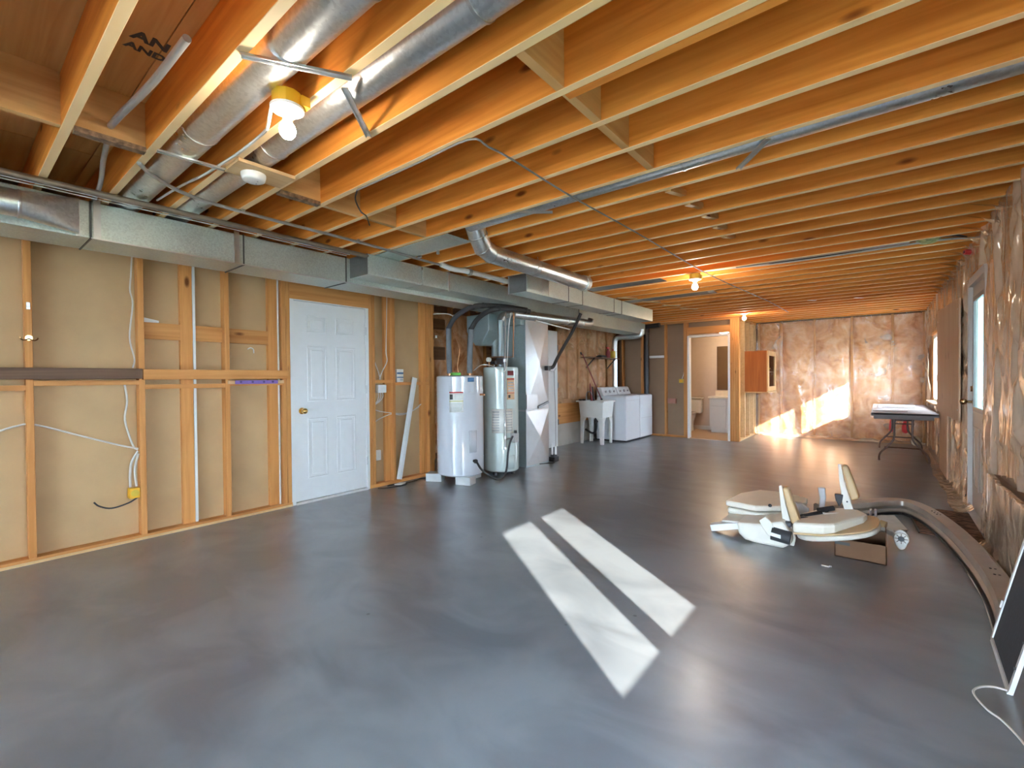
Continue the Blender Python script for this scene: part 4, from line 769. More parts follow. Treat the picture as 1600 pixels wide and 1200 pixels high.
# ================================================================== LAUNDRY
t = thing('laundry_tub', 'white plastic laundry tub on four legs beside the washer', 'laundry tub', (-4.23, 7.85, 0))
xa, xb, ya, yb = -4.50, -3.985, 7.63, 8.07
tb = MB()
o_t = [(xa, ya), (xb, ya), (xb, yb), (xa, yb)]; o_b = [(xa+0.02, ya+0.02), (xb-0.02, ya+0.02), (xb-0.02, yb-0.02), (xa+0.02, yb-0.02)]
i_t = [(xa+0.03, ya+0.03), (xb-0.03, ya+0.03), (xb-0.03, yb-0.03), (xa+0.03, yb-0.03)]; i_b = [(xa+0.06, ya+0.06), (xb-0.06, ya+0.06), (xb-0.06, yb-0.06), (xa+0.06, yb-0.06)]
vs = [(x, y, 0.79) for x, y in o_t] + [(x, y, 0.50) for x, y in o_b] + [(x, y, 0.80) for x, y in i_t] + [(x, y, 0.54) for x, y in i_b]
fs = [(i, (i+1) % 4, 4+(i+1) % 4, 4+i) for i in range(4)] + [(8+i, 12+i, 12+(i+1) % 4, 8+(i+1) % 4) for i in range(4)] + [(4, 5, 6, 7), (12, 15, 14, 13)] + [(i, 8+i, 8+(i+1) % 4, (i+1) % 4) for i in range(4)]
tb.add(vs, fs).build('basin', 'tub', t, bevel=0.008)
rm = MB(); rm.box(xa-0.05, xb+0.025, ya-0.02, ya+0.03, 0.79, 0.815); rm.box(xa-0.05, xb+0.025, yb-0.03, yb+0.02, 0.79, 0.815); rm.box(xa-0.05, xa+0.03, ya+0.03, yb-0.03, 0.79, 0.815); rm.box(xb-0.03, xb+0.025, ya+0.03, yb-0.03, 0.79, 0.815); rm.build('rim', 'tub', t)
for (x, sx) in ((xa+0.03, 1), (xb-0.03, -1)):
    for (y, sy) in ((ya+0.03, 1), (yb-0.03, -1)):
        g = MB(); g.prism([(x-sx*0.01, 0.50), (x+sx*0.13, 0.50), (x+sx*0.07, 0.42), (x+sx*0.045, 0.0), (x+sx*0.0, 0.0)], 'xz', y-0.012, y+0.012)
        g.prism([(y-sy*0.01, 0.50), (y+sy*0.13, 0.50), (y+sy*0.07, 0.42), (y+sy*0.045, 0.0), (y+sy*0.0, 0.0)], 'yz', x-0.012, x+0.012); g.build('leg', 'tub', t, bevel=0.004)
MB().cyl((-4.24, 7.85, 0.40), (-4.24, 7.85, 0.50), 0.03, 12).build('drain', 'black', t); MB().tube(smooth_path([(-4.24, 7.85, 0.42), (-4.26, 7.87, 0.25), (-4.36, 7.9, 0.18), (-4.52, 7.92, 0.24)], 5), 0.02, 10).build('trap', 'black', t, smooth=45)
k = MB(); k.cyl((-4.46, 7.85, 0.815), (-4.46, 7.85, 0.90), 0.012, 10); k.tube(smooth_path([(-4.46, 7.85, 0.90), (-4.44, 7.85, 0.97), (-4.37, 7.85, 0.98), (-4.33, 7.85, 0.92)], 4), 0.009, 8); k.box(-4.49, -4.43, 7.74, 7.96, 0.815, 0.83); k.build('tap', 'galv_dark', t, smooth=45)
def machine(name, label, y0, y1, dryer):
    t = thing(name, label, name, (-4.12, (y0+y1)/2, 0))
    B(-4.44, -3.80, y0, y1, 0.03, 0.885).build('cabinet', 'appliance', t, bevel=0.010)
    B(-4.43, -3.82, y0+0.02, y1-0.02, 0.0, 0.03).build('toe_base', 'rubber', t)
    B(-4.30, -3.815, y0+0.03, y1-0.03, 0.885, 0.897).build('lid', 'appliance', t, bevel=0.006)
    c = MB().prism([(-4.44, 0.885), (-4.27, 0.885), (-4.33, 1.03), (-4.36, 1.055), (-4.44, 1.055)], 'xz', y0+0.005, y1-0.005).build('console', 'console', t, bevel=0.015)
    for j, yy in enumerate((y0+0.12, y0+0.3, y0+0.48)): MB().cyl((-4.305, yy, 0.965), (-4.275, yy, 0.977), 0.028 if j == 1 else 0.02, 14).build('dial', 'greyp', c)
    if dryer: B(-3.80, -3.797, y0+0.03, y1-0.03, 0.42, 0.425).build('door_line', 'greyp', t); B(-3.80, -3.796, y0+0.10, y1-0.06, 0.43, 0.80).build('door', 'appliance', t, bevel=0.003)
    else: B(-3.80, -3.797, y0+0.01, y1-0.01, 0.80, 0.804).build('front_line', 'greyp', t)
    return t
machine('washer', 'white top-loading washing machine next to the laundry tub', 8.22, 8.86, False)
machine('dryer', 'white clothes dryer between the washer and the bathroom partition', 8.88, 9.51, True)
t = thing('wire_shelf', 'thin shelf bracketed to the plastic covered wall above the washer', 'shelf', (-4.45, 8.5, 1.65))
B(-4.58, -4.36, 7.85, 9.15, 1.645, 1.662).build('board', 'darkboard', t)
for y in (8.05, 8.95): MB().bar((-4.57, y, 1.45), (-4.38, y, 1.645), 0.015, 0.02).build('bracket', 'black', t)
t = thing('spray_bottle', 'red bottle with spout on the shelf above the washer', 'bottle', (-4.46, 8.78, 1.662)); MB().lathe([(0.045, 0), (0.05, 0.01), (0.05, 0.12), (0.02, 0.17), (0.018, 0.2)], (-4.46, 8.78, 1.662), 16).build('body', 'red_d', t, smooth=45); MB().bar((-4.46, 8.72, 1.875), (-4.46, 8.82, 1.87), 0.03, 0.03).build('trigger', 'red', t)
t = thing('detergent_bottle', 'yellow bottle beside the red one on the shelf', 'bottle', (-4.44, 9.0, 1.662)); B(-4.49, -4.39, 8.93, 9.05, 1.662, 1.82).build('body', 'yellow_g', t, bevel=0.02); MB().cyl((-4.44, 8.99, 1.82), (-4.44, 8.99, 1.86), 0.025, 12).build('cap', 'red', t)
t = thing('box_of_rags', 'small dark pouch lying on the shelf above the washer', 'pouch', (-4.46, 8.5, 1.662)); B(-4.53, -4.40, 8.38, 8.62, 1.662, 1.70).build('body', 'foam_d', t, bevel=0.012); B(-4.50, -4.43, 8.40, 8.60, 1.70, 1.715).build('flap', 'black', t, bevel=0.005)
t = thing('mop', 'dark red handled mop leaning above the laundry tub', 'mop', (-4.28, 8.12, 0.8)); MB().cyl((-4.26, 8.10, 0.82), (-4.50, 7.78, 1.72), 0.011, 8).build('handle', 'red_d', t, smooth=45); MB().cyl((-4.51, 7.765, 1.70), (-4.52, 7.75, 1.75), 0.016, 8).build('grip', 'black', t)
MB().cyl((-4.262, 8.102, 0.80), (-4.262, 8.102, 0.84), 0.022, 10).build('head', 'rubber', t)
t = thing('hand_broom', 'maroon brush bundle standing at the back of the laundry tub', 'brush', (-4.42, 7.92, 0.82))
for (dx, dy, h, m_) in ((0, 0, 0.32, 'red_d'), (0.03, 0.03, 0.26, 'rubber'), (-0.02, 0.05, 0.22, 'red_d')): MB().cyl((-4.40+dx, 7.96+dy, 0.80), (-4.43+dx, 7.95+dy, 0.82+h), 0.022, 10, 0.012).build('handle', m_, t, smooth=45)
t = thing('rag_pile', 'dark crumpled rags on the edge of the laundry tub', 'rags', (-4.45, 7.70, 0.815)); 
for (x, y, rr) in ((-4.48, 7.66, 0.04), (-4.42, 7.68, 0.035), (-4.46, 7.75, 0.04)): MB().ball((x, y, 0.83), rr, 10, 0.45).build('rag', 'foam_d', t, smooth=80)
t = thing('dryer_vent', 'bent silver dryer vent pipe rising behind the washer', 'duct', (-4.38, 9.0, 1.06))
MB().tube(smooth_path([(-4.42, 9.02, 1.04), (-4.42, 9.02, 1.6), (-4.42, 9.02, 1.98), (-4.40, 9.02, 2.06), (-4.33, 9.03, 2.10), (-4.1, 9.06, 2.10), (-3.93, 9.08, 2.11), (-3.86, 9.09, 2.15), (-3.84, 9.09, 2.25)], 4), 0.052, 18).build('pipe', 'galv_pipe', t, smooth=50)
for z in (1.3, 1.55, 1.9): MB().cyl((-4.42, 9.02, z-0.006), (-4.42, 9.02, z+0.006), 0.056, 18).build('joint_ring', 'steel', t, smooth=45)
t = thing('drain_stack', 'vertical black drain pipe in the corner behind the dryer', 'pipe', (-3.92, 9.47, 0.0))
MB().cyl((-3.915, 9.48, 0.0), (-3.915, 9.48, 2.36), 0.05, 18).build('pipe', 'black', t, smooth=45); MB().cyl((-3.915, 9.48, 2.20), (-3.915, 9.48, 2.32), 0.062, 18).build('hub', 'black', t, smooth=45); MB().cyl((-3.915, 9.44, 2.33), (-3.60, 9.42, 2.345), 0.045, 14).build('branch', 'black', t, smooth=45)
tag(B(-3.86, -3.55, 9.50, 9.549, 1.66, 1.71).build('level_shelf', 'plastic', bevel=0.004), 'white plastic strip fixed between studs beside the black drain pipe', 'bracket')
t = thing('outlet_box', 'yellow electrical box on the stud left of the bathroom door', 'outlet', (-3.17, 9.55, 1.15)); B(-3.25, -3.16, 9.56, 9.60, 1.13, 1.21).build('box', 'yellow_g', t, bevel=0.006); B(-3.235, -3.175, 9.554, 9.56, 1.145, 1.195).build('face', 'yellow', t)
cable('yellow_cable', [(-3.2, 9.6, 1.21), (-3.16, 9.60, 1.35), (-3.15, 9.60, 1.7), (-3.16, 9.60, 2.35)], 0.006, 'cable', 'cable rising from the yellow box beside the bathroom door')
tag(B(-3.49, -3.32, 9.56, 9.63, 0.70, 0.80).build('carton', 'pinkbox', bevel=0.004), 'faded red carton wedged between studs left of the bathroom door', 'box')

# ================================================================== BATHROOM
t = thing('toilet', 'white toilet seen through the bathroom doorway', 'toilet', (-3.55, 10.9, 0.006))
B(-3.74, -3.26, 11.08, 11.255, 0.40, 0.74).build('cistern', 'porcelain', t, bevel=0.03); B(-3.76, -3.24, 11.065, 11.26, 0.74, 0.775).build('cistern_lid', 'porcelain', t, bevel=0.012)
bw = MB(); 
for i, (z, rx, ry, yc) in enumerate(((0.006, 0.12, 0.20, 10.93), (0.10, 0.11, 0.19, 10.92), (0.22, 0.13, 0.22, 10.88), (0.34, 0.18, 0.26, 10.84), (0.40, 0.19, 0.27, 10.83))):
    bw.v += [Vector((-3.50+rx*math.cos(2*math.pi*j/24), yc+ry*math.sin(2*math.pi*j/24), z)) for j in range(24)]
for i in range(4):
    for j in range(24): bw.f.append((i*24+j, i*24+(j+1) % 24, (i+1)*24+(j+1) % 24, (i+1)*24+j))
bw.f += [tuple(range(23, -1, -1)), tuple(range(96, 120))]; bw.build('bowl', 'porcelain', t, smooth=50)
se = MB(); se.prism([(-3.50+0.20*math.cos(2*math.pi*j/24), 10.84+0.275*math.sin(2*math.pi*j/24)) for j in range(24)], 'xy', 0.402, 0.44); se.build('seat', 'porcelain', t, bevel=0.01)
t = thing('vanity', 'pale bathroom vanity cabinet with cream countertop', 'vanity', (-2.75, 11.0, 0.006))
B(-2.99, -2.26, 10.80, 11.27, 0.10, 0.77).build('cabinet', 'vanity', t); B(-2.97, -2.26, 10.85, 11.27, 0.006, 0.10).build('toe_kick', 'vanity', t); B(-3.02, -2.25, 10.77, 11.275, 0.77, 0.81).build('countertop', 'counter', t, bevel=0.008); B(-2.98, -2.25, 11.24, 11.278, 0.81, 0.93).build('backsplash', 'counter', t)
for a, b in ((-2.97, -2.64), (-2.62, -2.28)): B(a, b, 10.785, 10.80, 0.13, 0.60).build('door', 'vanity', t, bevel=0.004); B(a, b, 10.785, 10.80, 0.62, 0.75).build('drawer', 'vanity', t, bevel=0.004)
t = thing('mirror', 'tall frameless mirror on the bathroom wall above the vanity', 'mirror', (-2.7, 11.27, 0.95)); B(-2.95, -2.25, 11.262, 11.276, 0.95, 1.95).build('glass', 'mirror', t); B(-2.955, -2.25, 11.270, 11.279, 0.945, 1.955).build('backing', 'greyp', t)
t = thing('bath_light', 'lit glass bowl ceiling light inside the bathroom', 'light', (-2.62, 10.55, 2.25)); MB().cyl((-2.62, 10.55, 2.26), (-2.62, 10.55, 2.299), 0.15, 24).build('pan', 'white', t, smooth=45); MB().lathe([(0.01, -0.085), (0.05, -0.08), (0.10, -0.055), (0.14, 0.0)], (-2.62, 10.55, 2.26), 24).build('bowl', 'bathlight', t, smooth=60)

# ================================================================== BACK RIGHT CORNER
t = thing('wall_cabinet', 'reddish wooden wall cabinet with glass door hung on the open studs', 'cabinet', (-1.88, 10.45, 0.93))
c0 = [(-2.09, -1.70, 10.00, 10.84)]
for n_, a in (('side_panel', (-2.09, -1.71, 10.00, 10.02, 0.95, 1.75)), ('side_panel', (-2.09, -1.71, 10.82, 10.84, 0.95, 1.75)), ('top_panel', (-2.09, -1.71, 10.02, 10.82, 1.73, 1.75)), ('back_panel', (-2.10, -2.09, 10.00, 10.84, 0.95, 1.75)), ('shelf', (-2.09, -1.73, 10.02, 10.82, 1.33, 1.345))): B(*a).build(n_, 'cab', t)
B(-2.10, -1.68, 9.985, 10.855, 0.925, 0.95).build('base_panel', 'cab_l', t, bevel=0.004)
dr = MB(); dr.box(-1.71, -1.685, 10.0, 10.10, 0.96, 1.75); dr.box(-1.71, -1.685, 10.74, 10.84, 0.96, 1.75); dr.box(-1.71, -1.685, 10.10, 10.74, 0.96, 1.05); dr.box(-1.71, -1.685, 10.10, 10.74, 1.66, 1.75); d = dr.build('door', 'cab_l', t)
B(-1.700, -1.697, 10.10, 10.74, 1.05, 1.66).build('pane', 'glass', d); MB().ball((-1.67, 10.05, 1.40), 0.016, 10).build('knob', 'brass', d, smooth=60)
t = thing('folding_table', 'brown folding table with bent steel legs under the far window', 'table', (0.25, 9.4, 0))
B(-0.10, 0.60, 8.12, 10.65, 0.705, 0.735).build('top', 'tabletop', t, bevel=0.006); ap = MB(); ap.box(-0.10, 0.60, 8.12, 8.14, 0.69, 0.728); ap.box(-0.07, 0.56, 8.17, 8.19, 0.645, 0.70); ap.box(-0.07, 0.56, 10.58, 10.60, 0.645, 0.70); ap.box(-0.07, -0.05, 8.19, 10.58, 0.645, 0.70); ap.box(0.54, 0.56, 8.19, 10.58, 0.645, 0.70); ap.build('apron', 'tableedge', t)
for y in (8.66, 10.15):
    for (xt, xm, xf) in ((0.16, 0.16, -0.01), (0.36, 0.36, 0.54)):
        dx = (xf-xt)
        MB().tube(smooth_path([(xt, y, 0.70), (xt, y, 0.50), (xt, y, 0.36), (xt+dx*0.12, y, 0.29), (xt+dx*0.5, y, 0.20), (xt+dx*0.88, y, 0.12), (xf, y, 0.06), (xf, y, 0.0)], 4), 0.0135, 10).build('leg', 'tubing', t, smooth=50)
    MB().cyl((0.05, y, 0.20), (0.46, y, 0.20), 0.009, 8).build('crossbar', 'tubing', t); MB().cyl((0.14, y, 0.60), (0.38, y, 0.60), 0.009, 8).build('crossbar', 'tubing', t); MB().cyl((0.14, y, 0.55), (0.38, y, 0.55), 0.008, 8).build('crossbar', 'tubing', t)
    MB().cyl((0.16, y, 0.55), (0.26, 9.4, 0.68), 0.007, 8).build('brace', 'tubing', t)
tag(MB().prism([(-0.08, 8.35), (0.30, 8.42), (0.30, 8.60), (-0.08, 8.52)], 'xy', 0.737, 0.757).build('white_board', 'sheet'), 'white trim board lying on the near end of the folding table', 'board')
tag(MB().prism([(-0.02, 9.5), (0.42, 9.35), (0.44, 9.9), (0.0, 10.1)], 'xy', 0.737, 0.757).build('white_board', 'sheet'), 'white flat board lying at the far end of the folding table', 'board')
for (x, w_, z0_, z1_, lab) in ((0.165, 0.035, 0.20, 0.46, 'left red cloth bag hanging low on the back wall behind the table legs'), (0.36, 0.05, 0.19, 0.44, 'right red cloth bag hanging low on the back wall behind the table legs')):
    t = thing('hanging_bag', lab, 'bag', (x, 10.98, z0_), 'red bags on the back wall')
    MB().lathe([(0.012, 0.0), (w_, 0.03), (w_*1.1, 0.10), (w_*0.8, 0.19), (0.015, z1_-z0_)], (x, 10.985, z0_), 14).build('bag_body', 'red', t, smooth=50); MB().tube([(x, 10.985, z1_), (x, 11.03, z1_+0.05)], 0.006, 6).build('cord', 'red_d', t)
t = thing('plastic_bag', 'crumpled clear plastic heap in the far corner beside the table', 'bag', (0.46, 10.85, 0))
MB().grid(12, 8, lambda u, v: (0.49+0.08*math.cos(2*math.pi*u)*math.sin(math.pi*(v*0.9+0.05))*(1+0.25*noise.noise((u*5, v*4, 1))), 10.72+0.09*math.sin(2*math.pi*u)*math.sin(math.pi*(v*0.9+0.05)), 0.004+0.17*(1-v)+0.02*noise.noise((u*6, v*5, 2))*(1 if 0 < v < 1 else 0))).build('crumpled_film', 'poly_f', t, smooth=80)
t = thing('wall_panel', 'tall bare plywood sheet hung flat on the plastic covered wall beside the outside door', 'panel', (0.615, 7.3, 0.78)); MB().prism([(6.22, 0.79), (8.42, 0.77), (8.42, 2.10), (6.22, 2.0)], 'yz', 0.598, 0.612).build('sheet', 'ply_z', t)
for (y, z) in ((6.3, 1.9), (6.3, 0.9), (8.3, 1.95), (8.3, 0.88)): MB().cyl((0.598, y, z), (0.595, y, z), 0.008, 8).build('nail', 'steel', t)
tag(B(0.612, 0.645, 7.38, 8.25, 0.02, 0.80).build('lower_board', 'ply_z'), 'pale plywood board standing under the wall panel beside the folding table', 'board')

# ================================================================== CEILING LIGHTS AND SMALL CEILING THINGS
def bulb_fixture(label, x, y, ztop, box_mat, globe='bulb', group='bare bulb ceiling lights'):
    t = thing('bulb_light', label, 'light', (x, y, ztop), group)
    zb = ztop
    if box_mat:
        MB().lathe([(0.05, 0.0), (0.056, 0.0), (0.056, 0.055), (0.05, 0.055)], (x, y, zb-0.055), 12).build('junction_box', box_mat, t, smooth=30)
        B(x+0.02, x+0.06, y+0.03, y+0.065, zb-0.05, zb-0.01).build('mounting_tab', box_mat, t); zb -= 0.055
    MB().lathe([(0.02, -0.030), (0.028, -0.028), (0.034, -0.016), (0.062, -0.010), (0.064, 0.0), (0.05, 0.0)], (x, y, zb), 24).build('lampholder', 'plastic', t, smooth=50)
    for s in (-1, 1): MB().cyl((x+0.042*s, y, zb-0.013), (x+0.042*s, y, zb-0.010), 0.006, 8).build('screw', 'steel', t)
    MB().lathe([(0.014, -0.055), (0.0175, -0.053), (0.0175, -0.035), (0.02, -0.030)], (x, y, zb), 16).build('bulb_base', 'plastic', t, smooth=50)
    MB().lathe([(0.002, -0.122), (0.018, -0.118), (0.029, -0.104), (0.032, -0.088), (0.027, -0.070), (0.016, -0.054)], (x, y, zb), 20).build('bulb_globe', globe, t, smooth=60)
    return t
bulb_fixture('lit bare bulb under the bright yellow box near the big ducts', -1.86, 0.885, 2.40, 'yellow')
bulb_fixture('lit bare bulb under a mustard box in the middle of the joist ceiling', -1.60, 5.24, 2.39, 'yellow_g', 'bulb_mid')
bulb_fixture('lit bare bulb in white holder at the corner of the bathroom partition', -1.93, 9.165, 2.40, None, 'bulb_far')
cable('white_cable', [(-1.90, 0.84, 2.34), (-1.98, 0.86, 2.30), (-2.10, 0.90, 2.34), (-2.25, 0.94, 2.385), (-2.5, 0.945, 2.39), (-2.7, 0.94, 2.395), (-2.95, 0.93, 2.40), (-3.3, 0.92, 2.43), (-3.7, 0.90, 2.44)], 0.007, 'cable', 'white cable sagging left from the yellow light box along the joist', k=6)
t = thing('smoke_detector', 'round white smoke detector on a short board between joists', 'smoke detector', (-2.665, 1.10, 2.36))
B(-2.76, -2.57, 0.97, 1.262, 2.382, 2.40).build('mounting_board', 'pale_y', t); MB().lathe([(0.045, -0.040), (0.056, -0.034), (0.062, -0.014), (0.062, 0.0), (0.03, 0.0)], (-2.68, 1.085, 2.381), 28).build('body', 'plastic', t, smooth=45)
for a in (0.5, 2.2): MB().cyl((-2.68+0.025*math.cos(a), 1.085+0.025*math.sin(a), 2.339), (-2.68+0.025*math.cos(a), 1.085+0.025*math.sin(a), 2.342), 0.004, 8).build('indicator', 'ink_g', t)
# pipes and cables hung below the joists
tag(MB().tube([(-3.62, -1.6, 2.368), (-3.62, 3.75, 2.368), (-3.62, 4.6, 2.36)], 0.019, 12).build('iron_gas_line', 'oldpipe', smooth=50), 'long dull brown gas pipe running beside the left trunk duct', 'pipe')
t = thing('grey_conduit', 'grey conduit curving out of a joist bay and along the ceiling above the left wall', 'pipe', (-3.35, 2.0, 2.38))
MB().tube(smooth_path([(-3.02, 0.66, 2.392), (-3.12, 0.74, 2.385), (-3.27, 0.93, 2.383), (-3.335, 1.25, 2.383), (-3.345, 2.2, 2.383), (-3.39, 2.8, 2.383), (-3.40, 3.15, 2.383)], 6), 0.011, 10).build('tube', 'conduit', t, smooth=50)
for y in (1.28, 2.15, 2.8): B(-3.36, -3.32, y-0.01, y+0.01, 2.382, 2.399).build('clip', 'steel', t)
t = thing('white_drain_pipe', 'white plastic pipe joining above the trunk duct near the round duct', 'pipe', (-3.35, 3.5, 2.36))
MB().tube(smooth_path([(-3.38, 3.10, 2.383), (-3.36, 3.25, 2.36), (-3.30, 3.40, 2.352), (-3.28, 4.0, 2.345), (-3.27, 4.3, 2.34)], 5), 0.026, 14).build('pipe', 'alu', t, smooth=50)
for y in (3.42, 3.95): MB().cyl((-3.298, y-0.02, 2.35), (-3.296, y+0.02, 2.35), 0.032, 14).build('coupling', 'conduit', t, smooth=45)
cable('grey_cable', [(-1.86, 0.545, 2.43), (-2.23, 0.535, 2.425), (-2.63, 0.51, 2.43), (-2.88, 0.52, 2.47)], 0.014, 'conduit', 'thick grey cable crossing below the stamped plywood', n=10)
cable('grey_cable', [(-2.90, 0.52, 2.44), (-3.2, 0.55, 2.42), (-3.6, 0.60, 2.41), (-4.1, 0.63, 2.40)], 0.012, 'conduit', 'grey cable bending down to the trunk duct left of the big round ducts', n=10)
for i, (dx, lab) in enumerate(((0, 'upper of two thin pale wires along the top edge of the left trunk duct'), (0.05, 'lower of two thin pale wires along the top edge of the left trunk duct'))):
    cable('thin_wire', [(-3.78-dx, -1.5, 2.394), (-3.77-dx, 0.5, 2.392), (-3.76-dx, 1.4, 2.394), (-3.77-dx, 1.9, 2.39), (-3.78-dx, 2.35, 2.393)], 0.004, 'cable', lab, n=5, group='wires on the trunk duct')
cable('thin_cable', [(-2.46, 1.585, 2.395), (-1.9, 1.59, 2.393), (-1.53, 1.59, 2.392), (-1.50, 1.70, 2.388), (-1.50, 1.90, 2.394), (-1.515, 2.5, 2.392), (-1.50, 3.5, 2.393), (-1.50, 5.2, 2.394), (-1.42, 6.6, 2.394), (-1.33, 7.9, 2.395), (-1.28, 9.5, 2.395)], 0.0055, 'cable_g', 'thin grey cable running down the middle of the joist ceiling', n=5, k=4)
cable('thin_cable', [(-2.46, 1.585, 2.395), (-2.52, 1.61, 2.36), (-2.60, 1.70, 2.33), (-2.72, 1.82, 2.36), (-2.95, 2.0, 2.394)], 0.005, 'black', 'dark wire drooping between joists near the left blocking', n=5)
cable('white_cable', [(0.62, 5.50, 2.41), (0.40, 5.46, 2.425), (-0.2, 5.43, 2.415), (-0.8, 5.40, 2.41), (-1.3, 5.34, 2.42), (-1.55, 5.30, 2.42)], 0.009, 'cable', 'white cable in a joist bay running from the middle bulb to the right wall', n=6)
cable('black_cable', [(0.60, 5.52, 2.425), (0.40, 5.44, 2.45), (-0.3, 5.40, 2.42), (-0.9, 5.39, 2.42)], 0.008, 'black', 'black cable beside the white one in the joist bay', n=6)
tag(MB().ball((0.33, 5.47, 2.445), 0.085, 12, 0.45).build('insulation_scrap', 'yscrap', smooth=60), 'tuft of yellow insulation stuffed in a joist bay near the right wall', 'insulation')
t = thing('red_cup', 'small red plug poking through the plastic at the top of the right wall', 'plug', (0.62, 5.75, 2.33)); MB().cyl((0.65, 5.75, 2.34), (0.585, 5.73, 2.345), 0.03, 12, 0.022).build('body', 'red', t, smooth=45); MB().cyl((0.585, 5.73, 2.345), (0.578, 5.728, 2.345), 0.013, 10).build('tip', 'red_d', t)
for i, (x, y, lab) in enumerate(((-0.80, 8.2, 'left of two pale paper tags stapled under the far joists'), (-0.24, 8.4, 'right of two pale paper tags stapled under the far joists'))):
    tag(MB().bar((x-0.05, y, 2.392), (x+0.04, y+0.07, 2.388), 0.05, 0.004).build('paper_tag', 'lab'), lab, 'tag', 'paper tags under the joists')
for i, (x, y) in enumerate(((-2.85, 6.2), (-2.72, 6.75), (-2.6, 7.3), (-2.5, 7.85))):
    tag(MB().bar((x-0.09, y-0.12, 2.394), (x+0.10, y+0.12, 2.394), 0.06, 0.01).build('cedar_shim', 'pale_y'), ['scrap wood strip under the joists nearest the trunk duct end', 'second scrap wood strip under the joists past the trunk duct', 'third scrap wood strip under the joists past the trunk duct', 'scrap wood strip under the joists nearest the bathroom partition'][i], 'wood scrap', 'scrap strips under the joists')
# clear flaps of plastic on the joist ends along the right wall
for i in range(14):
    y = JY[28+i]
    if y > 11: break
    MB().add([(0.645, y-0.02, 2.31), (0.645, y+0.16, 2.31), (0.60-0.05*random.random(), y+0.14, 2.398), (0.50-0.07*random.random(), y+0.02, 2.396)], [(0, 1, 2, 3)]).build('film_flap', 'poly_f', wr)

# ================================================================== THINGS ON THE LEFT WALL
tag(B(XS, XS+0.040, -1.2, 0.985, 1.272, 1.352).build('ledger_board', 'darkboard', bevel=0.003), 'dark stained ledger board across the left studs', 'board')
tag(B(XS, XS+0.040, 0.99, 2.115, 1.265, 1.348).build('ledger_board', 'plate_y', bevel=0.003), 'light wood ledger board ending at the white door frame', 'board')
t = thing('hook_rail', 'purple hook strip under the light ledger board beside the door', 'rack', (XS, 1.84, 1.22)); B(XS-0.001, XS+0.012, 1.60, 2.09, 1.222, 1.252).build('backing', 'pale_y', t); B(XS+0.012, XS+0.022, 1.655, 2.03, 1.220, 1.254).build('strip', 'purple', t, bevel=0.002)
for y in (1.70, 1.80, 1.90, 1.98): MB().cyl((XS+0.021, y, 1.239), (XS+0.026, y, 1.239), 0.010, 10).build('print_dot', 'purple_d', t)
t = thing('coat_hook', 'brass double coat hook screwed to the leftmost stud', 'hook', (XS, 0.375, 1.55)); MB().cyl((XS, 0.375, 1.556), (XS+0.012, 0.375, 1.556), 0.019, 14).build('plate', 'brass', t, smooth=45)
for s in (-1, 1): MB().tube(smooth_path([(XS+0.01, 0.375, 1.55), (XS+0.025, 0.375+s*0.022, 1.538), (XS+0.03, 0.375+s*0.038, 1.545), (XS+0.03, 0.375+s*0.042, 1.556)], 4), 0.004, 6).build('prong', 'bronze', t, smooth=60)
t = thing('door_catch', 'small steel catch above the brass hook on the leftmost stud', 'latch', (XS, 0.375, 1.765)); B(XS, XS+0.012, 0.365, 0.385, 1.75, 1.80).build('plate', 'steel', t, bevel=0.003); MB().cyl((XS+0.012, 0.375, 1.772), (XS+0.022, 0.375, 1.772), 0.006, 8).build('pin', 'steel', t)
tag(MB().prism([(1.01, 1.729), (1.115, 1.729), (1.115, 1.745), (1.01, 1.765)], 'yz', -4.63, -4.59).build('plastic_shim', 'plastic'), 'white plastic wedge on the upper blocking in the left wall', 'wedge')
tag(MB().tube(smooth_path([(-4.632, 1.80, 1.545), (-4.628, 1.825, 1.56), (-4.628, 1.85, 1.545), (-4.632, 1.855, 1.51)], 4), 0.005, 6).build('plastic_clip', 'plastic', smooth=60), 'small curved white clip on the drywall below the upper blocking', 'clip')
cable('wall_cable', [(-4.62, 0.955, 2.25), (-4.61, 0.945, 2.1), (-4.60, 0.935, 1.97), (-4.60, 0.95, 1.86), (-4.61, 0.93, 1.6), (-4.60, 0.955, 1.43), (-4.61, 0.945, 1.36)], 0.006, 'cable', 'white cable wandering down the upper left stud bay')
cable('wall_cable', [(-4.61, 0.89, 1.26), (-4.60, 0.905, 1.1), (-4.60, 0.89, 0.95), (-4.60, 0.935, 0.75), (-4.59, 0.965, 0.71)], 0.007, 'cable', 'white cable hanging below the dark ledger board to the yellow outlet box')
cable('wall_cable', [(-4.60, -0.3, 0.80), (-4.60, 0.1, 0.88), (-4.60, 0.30, 0.95), (-4.595, 0.40, 0.955), (-4.595, 0.62, 0.86), (-4.59, 0.85, 0.76), (-4.585, 0.965, 0.72)], 0.007, 'cable', 'white cable slanting across the left stud bays above the floor')
cable('wall_cable', [(-4.585, 0.965, 0.70), (-4.59, 0.925, 0.62), (-4.60, 0.915, 0.52), (-4.605, 0.917, 0.42)], 0.009, 'cable', 'left of two cable tails entering the yellow outlet box')
cable('wall_cable', [(-4.58, 0.965, 0.68), (-4.585, 0.945, 0.58), (-4.59, 0.945, 0.50), (-4.60, 0.955, 0.42)], 0.009, 'cable', 'right of two cable tails entering the yellow outlet box')
t = thing('outlet_box', 'yellow outlet box with loose cables on the second stud', 'outlet', (-4.58, 0.94, 0.34)); B(-4.62, -4.555, 0.90, 0.968, 0.335, 0.415).build('box', 'yellow', t, bevel=0.005); MB().cyl((-4.555, 0.935, 0.375), (-4.550, 0.935, 0.375), 0.026, 14).build('receptacle', 'yellow_g', t)
